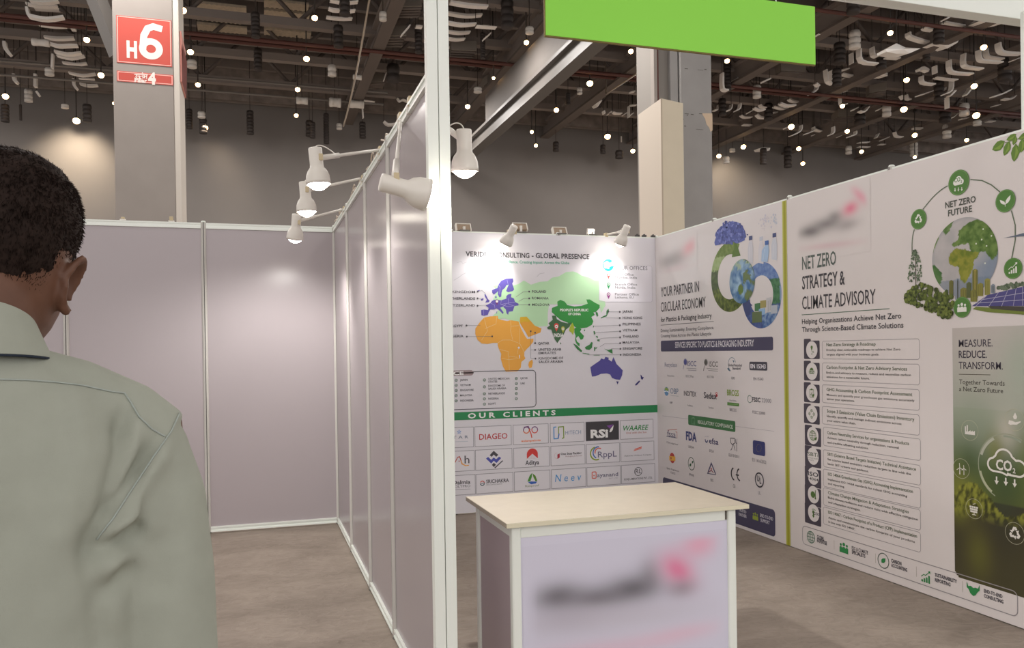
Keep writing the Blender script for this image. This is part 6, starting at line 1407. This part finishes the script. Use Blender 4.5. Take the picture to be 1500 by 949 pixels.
# shirt
g = MB()
loft(g, [(0, 0, .74, .205, .14, .135), (0, 0, .90, .195, .135, .128), (0, 0, 1.05, .196, .135, .128), (0, 0, 1.18, .202, .135, .13), (0, -.004, 1.27, .205, .13, .128), (0, -.006, 1.325, .198, .118, .118), (0, -.01, 1.365, .175, .10, .10), (0, -.014, 1.395, .140, .085, .084), (0, -.016, 1.42, .10, .073, .072), (0, -.018, 1.442, .074, .062, .062)], m_shirt, 48, 2.35)
for s_ in (-1, 1):
    g.tube([(s_*.06, -.014, 1.395), (s_*.11, -.01, 1.378), (s_*.165, -.006, 1.345), (s_*.197, -.006, 1.312)], [.050, .052, .058, .060], m_shirt, 20)
    g.tube([(s_*.182, -.006, 1.325), (s_*.198, -.012, 1.25), (s_*.206, -.018, 1.15), (s_*.214, -.018, 1.05), (s_*.224, .02, .95), (s_*.228, .055, .86), (s_*.229, .064, .83)], [.058, .066, .066, .062, .056, .046, .040], m_shirt, 24)
sm = voxel(g, .0055, 9, .55)
def lp(px, py, dd): return MI @ (EYEP+ray(px, py)*dd)
FOLDS = [([(124, 770), (127, 805), (133, 850), (141, 900), (150, 949), (158, 990)], .88, .011, -.0045), ([(160, 800), (158, 850), (166, 920), (172, 960)], .89, .014, .005), ([(100, 760), (104, 850), (118, 940)], .87, .018, .004),   # polyline in the picture at a distance, width, depth (negative = valley)
 ([(192, 598), (178, 660), (165, 710), (150, 760), (132, 800), (128, 830)], .88, .0095, -.009), ([(205, 612), (196, 670), (182, 715), (160, 760)], .88, .007, .008), ([(175, 640), (160, 700), (140, 760), (122, 800)], .87, .008, .006),
 ([(240, 655), (205, 700), (175, 745), (150, 785)], .89, .007, -.008), ([(255, 665), (220, 715), (185, 760), (150, 800)], .89, .009, .009), ([(140, 790), (170, 775), (200, 772), (225, 790)], .89, .008, .007), ([(135, 815), (165, 812), (190, 802), (212, 780)], .89, .008, -.007),
 ([(140, 850), (175, 832), (205, 840)], .89, .009, .006), ([(145, 890), (170, 872), (190, 850)], .89, .009, -.006), ([(100, 565), (103, 600), (112, 650)], .86, .011, .004), ([(80, 575), (92, 640), (96, 690)], .86, .012, -.003), ([(225, 800), (240, 850), (238, 910)], .90, .016, -.004), ([(270, 690), (262, 760), (270, 830)], .92, .014, -.003), ([(120, 600), (118, 680), (95, 760), (60, 830)], .86, .014, .003), ([(30, 600), (28, 700), (10, 820)], .85, .02, -.003)]
import numpy as np
co = np.array([v.co[:] for v in sm.vertices]); no = np.array([v.normal[:] for v in sm.vertices]); kk = np.zeros(len(co))
back = np.clip((.05-co[:, 1])/.04, 0, 1)*np.clip((co[:, 2]-.95)/.05, 0, 1)
for l, dd, w, a in FOLDS:
    q = [lp(x, y, dd) for x, y in l]; dmin = np.full(len(co), 9.); tl = np.zeros(len(co)); tot = sum((q[i+1]-q[i]).length for i in range(len(q)-1)); acc = 0
    for i in range(len(q)-1):
        A2, B2 = np.array((q[i].x, q[i].z)), np.array((q[i+1].x, q[i+1].z)); d2 = B2-A2; L2 = d2 @ d2
        P2 = co[:, (0, 2)]-A2; t_ = np.clip(P2 @ d2/L2, 0, 1); ds = np.hypot(*(P2-t_[:, None]*d2).T)
        better = ds < dmin; dmin = np.where(better, ds, dmin); tl = np.where(better, (acc+t_*math.sqrt(L2))/tot, tl); acc += math.sqrt(L2)
    kk += (a*2.0 if a < 0 else a*1.5)*np.exp(-(dmin/(w*1.25))**2)*np.clip(np.sin(np.pi*np.clip(tl*.9+.05, 0, 1))*1.6, 0, 1)*back
for i, v in enumerate(sm.vertices):
    p = v.co
    k = kk[i]+.0020*noise.noise(Vector((p.x*9, p.y*9, p.z*5)))+.0008*noise.noise(Vector((p.x*26, p.y*26, p.z*14)))
    v.co = p+Vector(no[i])*k
bm = bmesh.new(); bm.from_mesh(sm)
for _ in range(2): bmesh.ops.smooth_vert(bm, verts=bm.verts, factor=.5, use_axis_x=True, use_axis_y=True, use_axis_z=True)
bm.to_mesh(sm); bm.free()
sm.update()
shirt = linkpart(sm, 'shirt', man)
from mathutils.bvhtree import BVHTree
bvh = BVHTree.FromPolygons([v.co[:] for v in sm.vertices], [list(p.vertices) for p in sm.polygons])
MR = MI.to_3x3()
def oncloth(px, py):
    o = MI @ EYEP; d = (MR @ ray(px, py)).normalized()
    h = bvh.ray_cast(o, d)
    return h[0]+h[1]*.0010 if h[0] is not None else None
def seam(name, pts, m, r=.0011):
    q = []
    for i in range(len(pts)-1):
        for k in range(14):
            t_ = k/14; h = oncloth(pts[i][0]+(pts[i+1][0]-pts[i][0])*t_, pts[i][1]+(pts[i+1][1]-pts[i][1])*t_)
            if h is not None: q.append(h)
    g = MB(); g.tube(q, r, m, 6); g.build(name, shirt)
seam('yoke_seam', [(-40, 553), (0, 556), (40, 557), (80, 560), (120, 565), (165, 574), (182, 576), (192, 590), (205, 612), (222, 628), (243, 640)], m_seam)
seam('armhole_seam', [(262, 606), (250, 632), (235, 655), (212, 690), (190, 722), (166, 760), (140, 792)], m_seam)
# collar: stand and turned-down leaf, high at the nape, low in front; navy inside
def cring(r, dz, back=0, n=48): return [Vector((.010+r*math.cos(2*math.pi*i/n), -.020+r*.98*math.sin(2*math.pi*i/n), 1.452+dz-.50*r*math.sin(2*math.pi*i/n)*.9-back*max(0, -math.sin(2*math.pi*i/n)))) for i in range(n)]
def band(g, A_, B_, m):
    n = len(A_); g.add(A_+B_, [(i, (i+1) % n, n+(i+1) % n, n+i) for i in range(n)], m, True)
g = MB(); R0, R1, R2 = cring(.066, -.05), cring(.0655, .012), cring(.068, .014); R3 = cring(.0835, -.024, .030); R4 = cring(.0815, -.026, .030)
band(g, R1, R2, m_shirt); band(g, R2, R3, m_shirt); band(g, R3, R4, m_shirt)
col = g.build('collar', shirt)
g = MB(); band(g, R0, R1, m_navy); band(g, R4, cring(.067, .004), m_navy); g.tube(cring(.0826, -.0255, .030)+[cring(.0826, -.0255, .030)[0]], .0016, m_navy, 6); g.build('collar_lining', shirt)
# trousers, belt, shoes
g = MB()
loft(g, [(0, 0, .78, .17, .115, .12), (0, 0, .90, .172, .118, .122), (0, 0, .97, .165, .112, .115)], m_trou, 32)
for s_ in (-1, 1): g.tube([(s_*.085, -.003, .86), (s_*.092, -.002, .70), (s_*.095, 0, .48), (s_*.098, -.01, .30), (s_*.10, -.008, .07)], [.097, .09, .073, .068, .062], m_trou, 20)
linkpart(voxel(g, .008, 4), 'trousers', man)
for s_ in (-1, 1):
    g = MB(); g.tube([(s_*.099, -.07, .05), (s_*.099, -.03, .062), (s_*.101, .05, .058), (s_*.106, .14, .045), (s_*.109, .20, .036)], [.036, .045, .047, .045, .028], m_shoe, 16)
    g.box(s_*.103-.047, -.095, 0, s_*.103+.047, .215, .022, m_shoe, .008); g.build('shoe', man)
for o in D.objects:
    if '_o' in o: del o['_o']
